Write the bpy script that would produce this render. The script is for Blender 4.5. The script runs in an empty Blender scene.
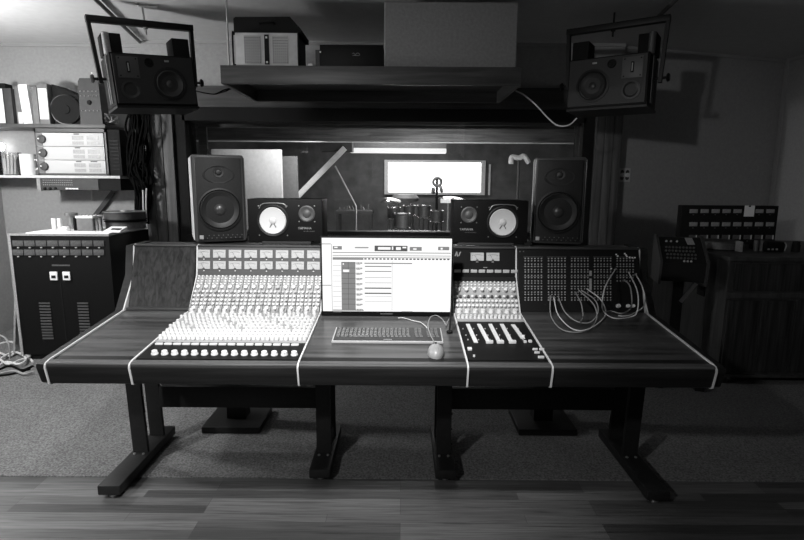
import bpy, bmesh, math, random
from mathutils import Vector, Matrix, Euler
random.seed(7)
SC = bpy.context.scene
COL = SC.collection
PI = math.pi
R = math.radians

# ------------------------------------------------------------------ camera
F = 536.0
PITCH = R(9.43)
CP, SP = math.cos(PITCH), math.sin(PITCH)
EYE = 1.42
cam_d = bpy.data.cameras.new('camera')
cam_d.sensor_width = 36.0
cam_d.lens = 36.0 * F / 804.0
cam_d.clip_start = 0.05
cam = bpy.data.objects.new('camera', cam_d)
COL.objects.link(cam)
cam.location = (0, 0, EYE)
ROLL = R(.4)
cam.rotation_euler = (Matrix.Rotation(PI / 2 - PITCH, 3, 'X') @ Matrix.Rotation(ROLL, 3, 'Z')).to_euler()
SC.camera = cam


def ray(px, py):
    u, v = (px - 402) / F, (270 - py) / F
    u, v = u * math.cos(ROLL) - v * math.sin(ROLL), u * math.sin(ROLL) + v * math.cos(ROLL)
    return Vector((u, CP + v * SP, -SP + v * CP))


def at(px, py, Y):
    """The point at distance Y that the photograph shows at (px, py)."""
    d = ray(px, py)
    return Vector((0, 0, EYE)) + d * (Y / d.y)


def atz(px, py, z):
    d = ray(px, py)
    return Vector((0, 0, EYE)) + d * ((z - EYE) / d.z)


# ------------------------------------------------------------------ materials
MATS = {}


def nt(name):
    m = bpy.data.materials.new(name)
    m.use_nodes = True
    n = m.node_tree
    b = n.nodes['Principled BSDF']
    return m, n, b


def grey(v):
    return (v, v, v, 1)


def plain(name, v, rough=0.5, metal=0.0, spec=0.5, noise=0.0, nscale=20, bump=0.0):
    m, n, b = nt(name)
    b.inputs['Base Color'].default_value = grey(v)
    b.inputs['Roughness'].default_value = rough
    b.inputs['Metallic'].default_value = metal
    b.inputs['Specular IOR Level'].default_value = spec
    if noise or bump:
        tc = n.nodes.new('ShaderNodeTexCoord')
        nz = n.nodes.new('ShaderNodeTexNoise')
        nz.inputs['Scale'].default_value = nscale
        nz.inputs['Detail'].default_value = 5
        n.links.new(tc.outputs['Object'], nz.inputs['Vector'])
        rp = n.nodes.new('ShaderNodeValToRGB')
        rp.color_ramp.elements[0].position = 0.3
        rp.color_ramp.elements[1].position = 0.7
        rp.color_ramp.elements[0].color = grey(max(0, v * (1 - noise)))
        rp.color_ramp.elements[1].color = grey(min(1, v * (1 + noise)))
        n.links.new(nz.outputs['Fac'], rp.inputs['Fac'])
        n.links.new(rp.outputs['Color'], b.inputs['Base Color'])
        if bump:
            bp = n.nodes.new('ShaderNodeBump')
            bp.inputs['Strength'].default_value = bump
            bp.inputs['Distance'].default_value = 0.004
            n.links.new(nz.outputs['Fac'], bp.inputs['Height'])
            n.links.new(bp.outputs['Normal'], b.inputs['Normal'])
    MATS[name] = m
    return m


def wood(name, lo, hi, scale, rough=0.4, spec=0.5, detail=6, coat=0.0):
    m, n, b = nt(name)
    tc = n.nodes.new('ShaderNodeTexCoord')
    mp = n.nodes.new('ShaderNodeMapping')
    mp.inputs['Scale'].default_value = scale
    n.links.new(tc.outputs['Object'], mp.inputs['Vector'])
    nz = n.nodes.new('ShaderNodeTexNoise')
    nz.inputs['Scale'].default_value = 1.0
    nz.inputs['Detail'].default_value = detail
    nz.inputs['Distortion'].default_value = 0.6
    n.links.new(mp.outputs['Vector'], nz.inputs['Vector'])
    rp = n.nodes.new('ShaderNodeValToRGB')
    rp.color_ramp.elements[0].position = 0.32
    rp.color_ramp.elements[1].position = 0.68
    rp.color_ramp.elements[0].color = grey(lo)
    rp.color_ramp.elements[1].color = grey(hi)
    n.links.new(nz.outputs['Fac'], rp.inputs['Fac'])
    n.links.new(rp.outputs['Color'], b.inputs['Base Color'])
    b.inputs['Roughness'].default_value = rough
    b.inputs['Specular IOR Level'].default_value = spec
    b.inputs['Coat Weight'].default_value = coat
    MATS[name] = m
    return m


def emit(name, v, s):
    m, n, b = nt(name)
    b.inputs['Base Color'].default_value = grey(0.02)
    b.inputs['Roughness'].default_value = 0.4
    b.inputs['Emission Color'].default_value = grey(v)
    b.inputs['Emission Strength'].default_value = s
    MATS[name] = m
    return m


def glass(name, rough=0.02, amount=0.12):
    m = bpy.data.materials.new(name)
    m.use_nodes = True
    n = m.node_tree
    n.nodes.clear()
    out = n.nodes.new('ShaderNodeOutputMaterial')
    mix = n.nodes.new('ShaderNodeMixShader')
    tr = n.nodes.new('ShaderNodeBsdfTransparent')
    tr.inputs['Color'].default_value = grey(0.93)
    gl = n.nodes.new('ShaderNodeBsdfGlossy')
    gl.inputs['Roughness'].default_value = rough
    fr = n.nodes.new('ShaderNodeFresnel')
    fr.inputs['IOR'].default_value = 1.45
    n.links.new(fr.outputs['Fac'], mix.inputs['Fac'])
    n.links.new(tr.outputs[0], mix.inputs[1])
    n.links.new(gl.outputs[0], mix.inputs[2])
    n.links.new(mix.outputs[0], out.inputs['Surface'])
    MATS[name] = m
    return m


def plank_floor(name):
    m, n, b = nt(name)
    tc = n.nodes.new('ShaderNodeTexCoord')
    br = n.nodes.new('ShaderNodeTexBrick')
    br.inputs['Scale'].default_value = 1.0
    br.inputs['Brick Width'].default_value = 0.85
    br.inputs['Row Height'].default_value = 0.057
    br.inputs['Mortar Size'].default_value = 0.0012
    br.inputs['Mortar Smooth'].default_value = 0.2
    br.inputs['Bias'].default_value = 0.0
    br.offset = 0.37
    br.offset_frequency = 3
    br.inputs['Color1'].default_value = grey(0.045)
    br.inputs['Color2'].default_value = grey(0.14)
    br.inputs['Mortar'].default_value = grey(0.05)
    n.links.new(tc.outputs['Object'], br.inputs['Vector'])
    mp = n.nodes.new('ShaderNodeMapping')
    mp.inputs['Scale'].default_value = (3.0, 110, 1)
    n.links.new(tc.outputs['Object'], mp.inputs['Vector'])
    nz = n.nodes.new('ShaderNodeTexNoise')
    nz.inputs['Scale'].default_value = 1.0
    nz.inputs['Detail'].default_value = 7
    nz.inputs['Distortion'].default_value = 1.2
    n.links.new(mp.outputs['Vector'], nz.inputs['Vector'])
    rp = n.nodes.new('ShaderNodeValToRGB')
    rp.color_ramp.elements[0].position = 0.3
    rp.color_ramp.elements[1].position = 0.62
    rp.color_ramp.elements[0].color = grey(0.45)
    rp.color_ramp.elements[1].color = grey(1.0)
    n.links.new(nz.outputs['Fac'], rp.inputs['Fac'])
    mx = n.nodes.new('ShaderNodeMix')
    mx.data_type = 'RGBA'
    mx.blend_type = 'MULTIPLY'
    mx.inputs[0].default_value = 1.0
    n.links.new(br.outputs['Color'], mx.inputs[6])
    n.links.new(rp.outputs['Color'], mx.inputs[7])
    n.links.new(mx.outputs[2], b.inputs['Base Color'])
    b.inputs['Roughness'].default_value = 0.42
    bp = n.nodes.new('ShaderNodeBump')
    bp.inputs['Strength'].default_value = 0.25
    bp.inputs['Distance'].default_value = 0.002
    n.links.new(br.outputs['Fac'], bp.inputs['Height'])
    bp.invert = True
    n.links.new(bp.outputs['Normal'], b.inputs['Normal'])
    MATS[name] = m
    return m


def carpet_mat(name, v):
    m, n, b = nt(name)
    tc = n.nodes.new('ShaderNodeTexCoord')
    nz = n.nodes.new('ShaderNodeTexNoise')
    nz.inputs['Scale'].default_value = 110
    nz.inputs['Detail'].default_value = 3
    n.links.new(tc.outputs['Object'], nz.inputs['Vector'])
    n2 = n.nodes.new('ShaderNodeTexNoise')
    n2.inputs['Scale'].default_value = 2.2
    n2.inputs['Detail'].default_value = 4
    n.links.new(tc.outputs['Object'], n2.inputs['Vector'])
    r1 = n.nodes.new('ShaderNodeValToRGB')
    r1.color_ramp.elements[0].position = 0.3
    r1.color_ramp.elements[1].position = 0.72
    r1.color_ramp.elements[0].color = grey(v * 0.5)
    r1.color_ramp.elements[1].color = grey(v * 1.45)
    n.links.new(nz.outputs['Fac'], r1.inputs['Fac'])
    r2 = n.nodes.new('ShaderNodeValToRGB')
    r2.color_ramp.elements[0].position = 0.3
    r2.color_ramp.elements[1].position = 0.7
    r2.color_ramp.elements[0].color = grey(0.85)
    r2.color_ramp.elements[1].color = grey(1.0)
    n.links.new(n2.outputs['Fac'], r2.inputs['Fac'])
    mx = n.nodes.new('ShaderNodeMix')
    mx.data_type = 'RGBA'
    mx.blend_type = 'MULTIPLY'
    mx.inputs[0].default_value = 1.0
    n.links.new(r1.outputs['Color'], mx.inputs[6])
    n.links.new(r2.outputs['Color'], mx.inputs[7])
    n.links.new(mx.outputs[2], b.inputs['Base Color'])
    b.inputs['Roughness'].default_value = 0.95
    b.inputs['Specular IOR Level'].default_value = 0.1
    bp = n.nodes.new('ShaderNodeBump')
    bp.inputs['Strength'].default_value = 0.6
    bp.inputs['Distance'].default_value = 0.006
    n.links.new(nz.outputs['Fac'], bp.inputs['Height'])
    n.links.new(bp.outputs['Normal'], b.inputs['Normal'])
    MATS[name] = m
    return m


BLACK = plain('black_lacquer', 0.006, 0.5, spec=.12)
MATTE = plain('matte_black', 0.009, 0.75, spec=0.2)
METAL_BLACK = plain('black_powder_coat', 0.01, 0.5, spec=.3, noise=0.2, nscale=60)
RUBBER = plain('rubber', 0.02, 0.8)
CONE = plain('dark_cone', 0.018, 0.5)
DOME = plain('dust_cap', 0.035, 0.35)
HUNG = plain('hung_baffle', 0.028, 0.5, spec=.25)
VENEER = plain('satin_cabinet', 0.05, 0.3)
MONITOR = plain('monitor_baffle', 0.015, 0.5, spec=.25, noise=0.15, nscale=90)
WHITE_CONE = plain('white_paper_cone', 0.55, 0.7)
KNOB = plain('pale_knob', 0.7, 0.35)
KNOB_GREY = plain('grey_knob', 0.42, 0.4)
KNOB_DARK = plain('dark_knob', 0.05, 0.4)
PANEL_LIGHT = plain('pale_channel_panel', 0.3, 0.5, noise=0.06, nscale=50)
PANEL_MID = plain('grey_meter_panel', 0.06, 0.5)
PANEL_DARK = plain('dark_panel', 0.008, 0.5, spec=.15)
METER_FACE = plain('meter_paper', 0.42, 0.5, noise=0.12, nscale=120)
METER_DIM = plain('dim_meter_window', 0.085, 0.4, noise=0.3, nscale=90)
METER_GREY = plain('grey_meter_window', 0.3, 0.4, noise=0.2, nscale=90)
STRIP = plain('pale_edge_strip', 0.6, 0.4)
CHROME = plain('chrome', 0.75, 0.18, metal=1.0)
STEEL = plain('brushed_steel', 0.5, 0.35, metal=0.9)
BEAD = plain('painted_bead', 0.36, 0.6)
MOUSE = plain('mouse_shell', 0.25, 0.35)
RACKFACE = plain('pale_rack_face', 0.5, 0.5)
WHITE = plain('white_enamel', 0.8, 0.45)
PAPER = plain('white_paper', 0.85, 0.7, noise=0.04, nscale=25)
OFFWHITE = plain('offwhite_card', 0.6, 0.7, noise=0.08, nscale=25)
MID = plain('mid_grey_card', 0.15, 0.6, noise=0.12, nscale=25)
DARKGREY = plain('dark_grey_card', 0.04, 0.6, noise=0.15, nscale=25)
CABLE_PALE = plain('pale_cable', 0.55, 0.5)
CABLE_GREY = plain('grey_cable', 0.25, 0.5)
CABLE_DARK = plain('black_cable', 0.005, 0.9, spec=.04)
FABRIC = plain('grey_fabric', 0.19, 0.95, spec=0.1, noise=0.12, nscale=55, bump=0.3)
WALLM = plain('wall_fabric', 0.36, 0.9, spec=0.15, noise=0.07, nscale=40, bump=0.12)
CEILM = plain('ceiling_board', 0.6, 0.9, spec=0.15, noise=0.04, nscale=15)
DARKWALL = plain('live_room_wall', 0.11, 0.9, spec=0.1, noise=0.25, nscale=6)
DESKWOOD = wood('desk_wood', 0.02, 0.085, (1.6, 26, 26), rough=0.32, coat=0.1)
FASCIA = wood('fascia_wood', 0.006, 0.016, (2.0, 40, 60), rough=0.5, spec=.25)
LIPWOOD = wood('lip_wood', 0.05, 0.1, (2.0, 40, 60), rough=0.35)
PANELWOOD = wood('upright_wood', 0.012, 0.04, (60, 60, 2.6), rough=0.6, spec=.15)
PILLARWOOD = wood('pillar_wood', 0.055, 0.13, (26, 26, 1.4), rough=0.6)
SHELFWOOD = wood('shelf_wood', 0.02, 0.06, (2.4, 40, 40), rough=0.45)
BEAMWOOD = wood('rough_beam', 0.05, 0.14, (2.2, 30, 36), rough=0.7)
CABWOOD = wood('dark_cabinet_wood', 0.02, 0.05, (30, 30, 2.0), rough=0.5)
HEADWOOD = wood('header_wood', 0.03, 0.06, (1.6, 30, 30), rough=0.6)
FLOORM = plank_floor('plank_floor')
CARPET = carpet_mat('carpet', 0.16)
GLASS = glass('window_glass')
CLEAR = glass('clear_plastic', 0.1)
SCREEN = emit('screen_white', 1.0, 1.02)
SCREEN_GREY = emit('screen_light_grey', 0.3, 1.0)
SCREEN_MID = emit('screen_mid_grey', 0.22, 1.0)
SCREEN_DARK = emit('screen_dark_grey', 0.06, 1.0)
DAYLIGHT = emit('daylight', 1.0, 6.0)
TUBE = emit('hanging_tube_light', 1.0, 1.1)
LAMPGLOW = emit('lamp_bulb', 1.0, 14.0)
LED = emit('indicator', 1.0, 1.5)


# ------------------------------------------------------------------ mesh builder
OFF = {}


def cat_rom(pts, k=6):
    pts = [Vector(p) for p in pts]
    if len(pts) < 3:
        return pts
    P = [pts[0] * 2 - pts[1]] + pts + [pts[-1] * 2 - pts[-2]]
    out = []
    for i in range(1, len(P) - 2):
        a, b, c, d = P[i - 1:i + 3]
        for j in range(k):
            t = j / k
            out.append(0.5 * ((2 * b) + (c - a) * t + (2 * a - 5 * b + 4 * c - d) * t * t + (3 * b - a - 3 * c + d) * t ** 3))
    out.append(pts[-1])
    return out


def frame_of(axis):
    a = Vector(axis).normalized()
    t = Vector((0, 0, 1)) if abs(a.z) < 0.9 else Vector((1, 0, 0))
    x = t.cross(a).normalized()
    return x, a.cross(x), a


class MB:
    def __init__(self):
        self.v, self.f, self.mi = [], [], []
        self.m = 0

    def add(self, vs, fs):
        b = len(self.v)
        self.v += [Vector(p) for p in vs]
        for f in fs:
            self.f.append([b + i for i in f])
            self.mi.append(self.m)
        return self

    def box(self, c, s, rot=(0, 0, 0), bev=0.0, seg=2):
        bm = bmesh.new()
        bmesh.ops.create_cube(bm, size=1)
        for v in bm.verts:
            v.co = Vector((v.co.x * s[0], v.co.y * s[1], v.co.z * s[2]))
        if bev:
            bmesh.ops.bevel(bm, geom=bm.edges[:], offset=bev, segments=seg, affect='EDGES', profile=0.6)
        E = Euler(rot).to_matrix()
        bm.verts.index_update()
        vs = [E @ v.co + Vector(c) for v in bm.verts]
        fs = [[v.index for v in f.verts] for f in bm.faces]
        bm.free()
        return self.add(vs, fs)

    def span(self, x0, x1, y0, y1, z0, z1, bev=0.0, seg=2):
        return self.box(((x0 + x1) / 2, (y0 + y1) / 2, (z0 + z1) / 2), (abs(x1 - x0), abs(y1 - y0), abs(z1 - z0)), bev=bev, seg=seg)

    def prism(self, pts, p0, p1, ax, ay):
        """extrude the outline pts (2-D, along ax and ay) from p0 to p1"""
        p0, p1, ax, ay = Vector(p0), Vector(p1), Vector(ax), Vector(ay)
        n = len(pts)
        vs = [p0 + ax * a + ay * b for a, b in pts] + [p1 + ax * a + ay * b for a, b in pts]
        fs = [[i, (i + 1) % n, n + (i + 1) % n, n + i] for i in range(n)]
        fs += [list(range(n))[::-1], list(range(n, 2 * n))]
        return self.add(vs, fs)

    def prism_x(self, yz, x0, x1):
        return self.prism(yz, (x0, 0, 0), (x1, 0, 0), (0, 1, 0), (0, 0, 1))

    def lathe(self, prof, o, axis=(0, 0, 1), n=20):
        """prof: [(radius, height along axis)]"""
        X, Y, Z = frame_of(axis)
        o = Vector(o)
        vs, fs, rings = [], [], []
        for r, h in prof:
            if r < 1e-6:
                rings.append([len(vs)])
                vs.append(o + Z * h)
            else:
                rings.append(list(range(len(vs), len(vs) + n)))
                vs += [o + Z * h + X * (r * math.cos(2 * PI * i / n)) + Y * (r * math.sin(2 * PI * i / n)) for i in range(n)]
        for a, b in zip(rings, rings[1:]):
            for i in range(n):
                j = (i + 1) % n
                if len(a) == 1 and len(b) == 1:
                    continue
                if len(a) == 1:
                    fs.append([a[0], b[i], b[j]])
                elif len(b) == 1:
                    fs.append([a[i], a[j], b[0]])
                else:
                    fs.append([a[i], a[j], b[j], b[i]])
        return self.add(vs, fs)

    def cyl(self, p0, p1, r, r1=None, n=16):
        p0, p1 = Vector(p0), Vector(p1)
        L = (p1 - p0).length
        return self.lathe([(0, 0), (r, 0), (r if r1 is None else r1, L), (0, L)], p0, p1 - p0, n)

    def tube(self, pts, r, n=6, k=6):
        P = cat_rom(pts, k)
        vs, fs = [], []
        prev = None
        for i, p in enumerate(P):
            t = (P[min(i + 1, len(P) - 1)] - P[max(i - 1, 0)]).normalized()
            if prev is None:
                X, Y, _ = frame_of(t)
            else:
                X = (prev - t * prev.dot(t)).normalized()
                Y = t.cross(X)
            prev = X
            vs += [p + X * (r * math.cos(2 * PI * j / n)) + Y * (r * math.sin(2 * PI * j / n)) for j in range(n)]
        for i in range(len(P) - 1):
            for j in range(n):
                a, b = i * n + j, i * n + (j + 1) % n
                fs.append([a, b, b + n, a + n])
        fs.append(list(range(n))[::-1])
        fs.append(list(range((len(P) - 1) * n, len(P) * n)))
        return self.add(vs, fs)

    def torus(self, c, axis, Rr, r, n=28, m=8):
        X, Y, Z = frame_of(axis)
        c = Vector(c)
        vs = []
        for i in range(n):
            a = 2 * PI * i / n
            d = X * math.cos(a) + Y * math.sin(a)
            vs += [c + d * (Rr + r * math.cos(2 * PI * j / m)) + Z * (r * math.sin(2 * PI * j / m)) for j in range(m)]
        fs = [[i * m + j, ((i + 1) % n) * m + j, ((i + 1) % n) * m + (j + 1) % m, i * m + (j + 1) % m] for i in range(n) for j in range(m)]
        return self.add(vs, fs)

    def quad(self, a, b, c, d):
        return self.add([a, b, c, d], [[0, 1, 2, 3]])

    def build(self, name, mat, parent=None, origin=None, label=None, cat=None, group=None, kind=None, angle=35):
        lo = Vector((min(v[i] for v in self.v) for i in range(3)))
        hi = Vector((max(v[i] for v in self.v) for i in range(3)))
        c = (lo + hi) / 2 if origin is None else Vector(origin)
        if parent is None and origin is None:
            c.z = lo.z
        me = bpy.data.meshes.new(name)
        me.from_pydata([v - c for v in self.v], [], self.f)
        bm = bmesh.new()
        bm.from_mesh(me)
        bmesh.ops.recalc_face_normals(bm, faces=bm.faces[:])
        bm.to_mesh(me)
        bm.free()
        for mm in (mat if isinstance(mat, (list, tuple)) else [mat]):
            me.materials.append(mm)
        me.polygons.foreach_set('material_index', self.mi)
        me.polygons.foreach_set('use_smooth', [True] * len(self.f))
        me.set_sharp_from_angle(angle=R(angle))
        me.update()
        o = bpy.data.objects.new(name, me)
        COL.objects.link(o)
        if parent is not None:
            o.parent = parent
            o.location = c - OFF[parent.name]
        else:
            o.location = c
        OFF[o.name] = c
        tag(o, label, cat, group, kind)
        return o


def tag(o, label=None, cat=None, group=None, kind=None):
    for k, val in (('label', label), ('category', cat), ('group', group), ('kind', kind)):
        if val:
            o[k] = val
    return o


def thing(name, label, cat, loc, rot=(0, 0, 0), group=None, local=False):
    """An Empty at the thing's base; local: its children are given in its own axes, else in the room's."""
    o = bpy.data.objects.new(name, None)
    o.empty_display_size = 0.1
    COL.objects.link(o)
    o.location = loc
    o.rotation_euler = rot
    OFF[o.name] = Vector((0, 0, 0)) if local else Vector(loc)
    return tag(o, label, cat, group)


def struct(name, mb, mat, **k):
    return mb.build(name, mat, None, kind='structure', **k)


def clone(o, loc, parent=None):
    c = o.copy()
    COL.objects.link(c)
    c.location = loc
    if parent is not None:
        c.parent = parent
    for ch in list(o.children):
        clone(ch, ch.location.copy(), c)
    return c


def text_mesh(name, body, size, mat, parent, loc, rot, depth=0.0006, shear=0.0):
    cu = bpy.data.curves.new(name, 'FONT')
    cu.body = body
    cu.size = size
    cu.extrude = depth
    cu.align_x = 'CENTER'
    cu.shear = shear
    t = bpy.data.objects.new('text_tmp', cu)
    me = bpy.data.meshes.new_from_object(t)
    bpy.data.objects.remove(t)
    bpy.data.curves.remove(cu)
    me.name = name
    me.materials.clear()
    me.materials.append(mat)
    o = bpy.data.objects.new(name, me)
    COL.objects.link(o)
    o.parent = parent
    o.location = Vector(loc) - OFF[parent.name]
    o.rotation_euler = rot
    OFF[o.name] = Vector(loc)
    return o


# ------------------------------------------------------------------ the room
CEIL = 2.6
XL, XR, YB = -3.72, 3.7, -2.2
WY = 4.88            # the window wall
LY = 5.02            # the wall beside it
EDGE = 2.385         # where the planks meet the carpet
struct('floor', MB().span(XL - .1, XR + .1, YB - .1, EDGE, -.1, 0), FLOORM, label='worn hardwood strip floor along the front of the room', origin=(0, 0, 0))
struct('floor_carpet', MB().span(XL - .1, XR + .1, EDGE, 5.6, -.1, .006), CARPET, label='short grey carpet under the desk', origin=(0, 2.4, 0))
struct('ceiling', MB().span(XL - .1, XR + .1, YB - .1, 5.6, CEIL, CEIL + .1), CEILM, label='pale board ceiling')
struct('wall_left', MB().span(XL - .1, XL, YB, 5.2, 0, CEIL), WALLM)
struct('wall_right', MB().span(XR, XR + .1, YB, 5.56, 0, CEIL), WALLM)
struct('wall_front', MB().span(XL, XR, YB - .1, YB, 0, CEIL), WALLM)
WX0, WX1, WZ0, WZ1 = -1.93, 1.60, 0.93, 1.94
struct('wall_back', MB().span(-2.28, WX0, WY, WY + .22, 0, CEIL).span(WX1, 1.915, WY, WY + .22, 0, CEIL)
       .span(WX0, WX1, WY, WY + .22, 0, WZ0).span(WX0, WX1, WY, WY + .22, WZ1, CEIL), WALLM, label='back wall around the control room window')
struct('wall_back_left', MB().span(XL, -2.28, LY, LY + .1, 0, CEIL), WALLM)
RA, RB = Vector((1.915, 4.95, 0)), Vector((3.7, 5.44, 0))
dr = (RB - RA).normalized()
nr = Vector((-dr.y, dr.x, 0))
m = MB()
m.prism([(0, 0), (0, CEIL), (.1, CEIL), (.1, 0)], RA, RB, nr, (0, 0, 1))
struct('wall_back_right', m, WALLM)
# thin beads where wall meets ceiling and in the corner
struct('trim_1', MB().span(XL, -2.28, LY - .015, LY, CEIL - .025, CEIL), BEAD)
struct('trim_2', MB().span(-2.28, 1.915, WY - .015, WY, CEIL - .025, CEIL), BEAD)
m = MB()
m.prism([(-.016, CEIL - .028), (-.016, CEIL), (0, CEIL), (0, CEIL - .028)], RA, RB, nr, (0, 0, 1))
struct('trim_3', m, BEAD)
struct('trim_4', MB().span(XR - .02, XR, 5.39, 5.43, 0, CEIL), BEAD)
struct('trim_5', MB().span(XR - .016, XR, YB, 5.4, CEIL - .028, CEIL), BEAD)
struct('baseboard_back', MB().span(XL, -2.28, LY - .02, LY, 0.006, .1).span(-2.28, 1.915, WY - .02, WY, .006, .1), CABWOOD)

# window 1: the control room window, black frame, two-part head, glass
w = thing('window_1', 'wide control room window with black frame looking into the live room', None, (0, WY, WZ0))
w['kind'] = 'structure'
fw = MB()
fw.span(-2.0, WX0 + .02, WY - .05, WY + .2, .80, 2.04).span(WX1 - .02, 1.678, WY - .05, WY + .2, .80, 2.04)
fw.span(WX0, WX1, WY - .05, WY + .2, 1.93, 2.04).span(WX0, WX1, WY - .09, WY + .2, .80, WZ0)
fw.build('window_frame', MATTE, w)
MB().prism_x([(WY + .17, WZ0 + .031), (WY + .178, WZ0 + .031), (WY + .02, 1.929), (WY + .012, 1.929)], WX0 + .021, WX1 - .021).build('window_pane', GLASS, w)
MB().span(at(202, 180, 5.14).x, at(210, 180, 5.14).x, 5.105, 5.14, WZ0, 1.93).span(at(210, 180, 5.14).x, WX1, 5.105, 5.14, 1.90, 1.93).build('inner_casing', BEAMWOOD, w)
MB().span(WX0 + .02, WX1 - .02, WY + .02, WY + .16, WZ0, WZ0 + .03).build('window_sill', METAL_BLACK, w)
struct('trim_6', MB().span(-2.30, 1.914, WY - .06, WY - .001, 2.042, 2.22), HEADWOOD, label='dark board above the control room window')
m = MB()
for i in range(3):
    x0 = -2.285 + i * .093
    m.span(x0, x0 + .089, WY - .08 - .004 * (i % 2), WY - .001, .006, 2.041, bev=.004)
struct('trim_7', m, PILLARWOOD, label='rough plank pillar beside the shelves')
m = MB()
for i in range(3):
    x0 = 1.683 + i * .077
    m.span(x0, x0 + .074, WY - .08 - .004 * (i % 2), WY - .001, .006, 2.041, bev=.004)
struct('trim_8', m, PILLARWOOD, label='dark plank pillar beside the wall outlet')

# ---- the live room beyond the glass
LYB = 9.0
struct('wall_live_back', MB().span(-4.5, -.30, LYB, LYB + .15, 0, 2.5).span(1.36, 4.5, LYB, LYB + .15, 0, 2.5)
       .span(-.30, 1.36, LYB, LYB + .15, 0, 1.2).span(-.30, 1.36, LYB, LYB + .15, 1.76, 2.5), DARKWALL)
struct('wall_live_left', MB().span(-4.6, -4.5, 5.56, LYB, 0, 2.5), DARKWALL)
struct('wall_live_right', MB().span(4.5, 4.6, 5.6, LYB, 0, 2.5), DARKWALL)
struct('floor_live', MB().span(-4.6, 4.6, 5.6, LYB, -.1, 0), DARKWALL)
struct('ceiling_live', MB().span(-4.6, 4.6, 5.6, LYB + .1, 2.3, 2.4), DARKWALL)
struct('ceiling_beam', MB().span(-4.4, 4.4, 6.0, 6.14, 1.85, 2.03, bev=.01), BEAMWOOD, label='rough timber beam in the live room')
struct('trim_9', MB().span(-4.4, 4.4, 6.4, 6.45, 1.86, 1.91), OFFWHITE, label='pale moulding behind the timber beam')
struct('trim_10', MB().span(-4.4, 4.4, 6.15, 6.2, 2.05, 2.1), OFFWHITE)
w = thing('window_2', 'small bright daylight window in the live room wall', None, (.53, LYB, 1.2))
w['kind'] = 'structure'
fw = MB()
for a in ((-.30, -.24, 1.2, 1.76), (1.30, 1.36, 1.2, 1.76), (-.24, 1.30, 1.2, 1.235), (-.24, 1.30, 1.725, 1.76)):
    fw.span(a[0], a[1], LYB - .05, LYB + .1, a[2], a[3])
fw.build('window_frame', OFFWHITE, w)
MB().span(-.24, 1.30, LYB + .05, LYB + .06, 1.235, 1.725).build('window_pane', GLASS, w)
MB().span(-.30, 1.36, LYB + .12, LYB + .13, 1.2, 1.76).build('window_sky', DAYLIGHT, w)
struct('trim_11', MB().span(1.42, 1.45, LYB - .03, LYB, 1.2, 1.7), OFFWHITE)

tl = thing('hanging_tube_light', 'fluorescent tube fitting under the ceiling of the live room', 'light fixture', (-.07, 7.6, 1.9))
MB().span(-.73, .6, 7.56, 7.66, 1.866, 2.3).build('fitting_box', METER_DIM, tl)
MB().span(-.73, .6, 7.55, 7.67, 1.80, 1.865, bev=.012).build('light_diffuser', TUBE, tl)


def lbox(px0, py0, px1, py1, Y, depth):
    a, b = at(px0, py1, Y), at(px1, py0, Y)
    return MB().span(a.x, b.x, Y, Y + depth, a.z, b.z)


a = at(211, 149, 6.8); b = at(281, 149, 6.8)
gb = thing('acoustic_screen', 'tall pale acoustic screen seen through the window above the speakers', 'screen', (a.x / 2 + b.x / 2, 6.83, 0))
MB().span(a.x, b.x, 6.8, 6.86, .08, a.z, bev=.006).build('screen_panel', OFFWHITE, gb)
MB().span(a.x, a.x + .3, 6.7, 6.96, 0.0, .08).span(b.x - .3, b.x, 6.7, 6.96, 0.0, .08).build('screen_foot', MID, gb)
a = at(282, 156, 7.1); b = at(297, 156, 7.1)
gb = thing('acoustic_screen', 'narrow grey acoustic screen standing behind the tall pale one', 'screen', (a.x / 2 + b.x / 2, 7.13, 0))
MB().span(a.x, b.x, 7.1, 7.16, .08, a.z, bev=.006).build('screen_panel', MID, gb)
MB().span(a.x, b.x, 7.0, 7.26, 0.0, .08).build('screen_foot', MID, gb)
a0, a1 = at(297, 197, 7.2), at(345, 148, 7.2)
dd = (a1 - a0).normalized()
a0 = a0 - dd * ((a0.z - .02) / dd.z)
m = MB(); m.prism([(-.035, -.02), (.035, -.02), (.035, .02), (-.035, .02)], a0, a1, dd.cross(Vector((0, 1, 0))), (0, 1, 0))
m.build('sloping_rail', OFFWHITE, label='pale sloping stair rail seen through the window', cat='stair rail')
m = MB()
b0, b1 = at(345, 146, 7.24), at(363, 149, 7.24)
m.prism_x([(7.25, 1.8), (7.5, 1.8), (7.5, 2.298), (7.25, 2.298)], at(320, 150, 7.25).x, at(352, 150, 7.25).x)
m.build('ceiling_duct', DARKGREY, label='dark boxed duct under the live room ceiling behind the stair rail', cat='duct')
# boom stand
bs = thing('microphone_stand', 'thin boom microphone stand slanting down behind the glass', 'microphone stand', (at(356, 200, 7.4).x, 7.4, 0))
q = at(356, 206, 7.4); q2 = at(335, 166, 7.4)
MB().cyl((q.x, 7.4, .03), (q.x, 7.4, q.z), .012, n=8).build('stand_pole', STEEL, bs)
MB().cyl(q, q2, .012, n=8).build('boom_arm', STEEL, bs)
MB().lathe([(0, 0), (.16, 0), (.16, .02), (.02, .035), (0, .035)], (q.x, 7.4, 0), n=20).build('stand_base', METAL_BLACK, bs)
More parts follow.
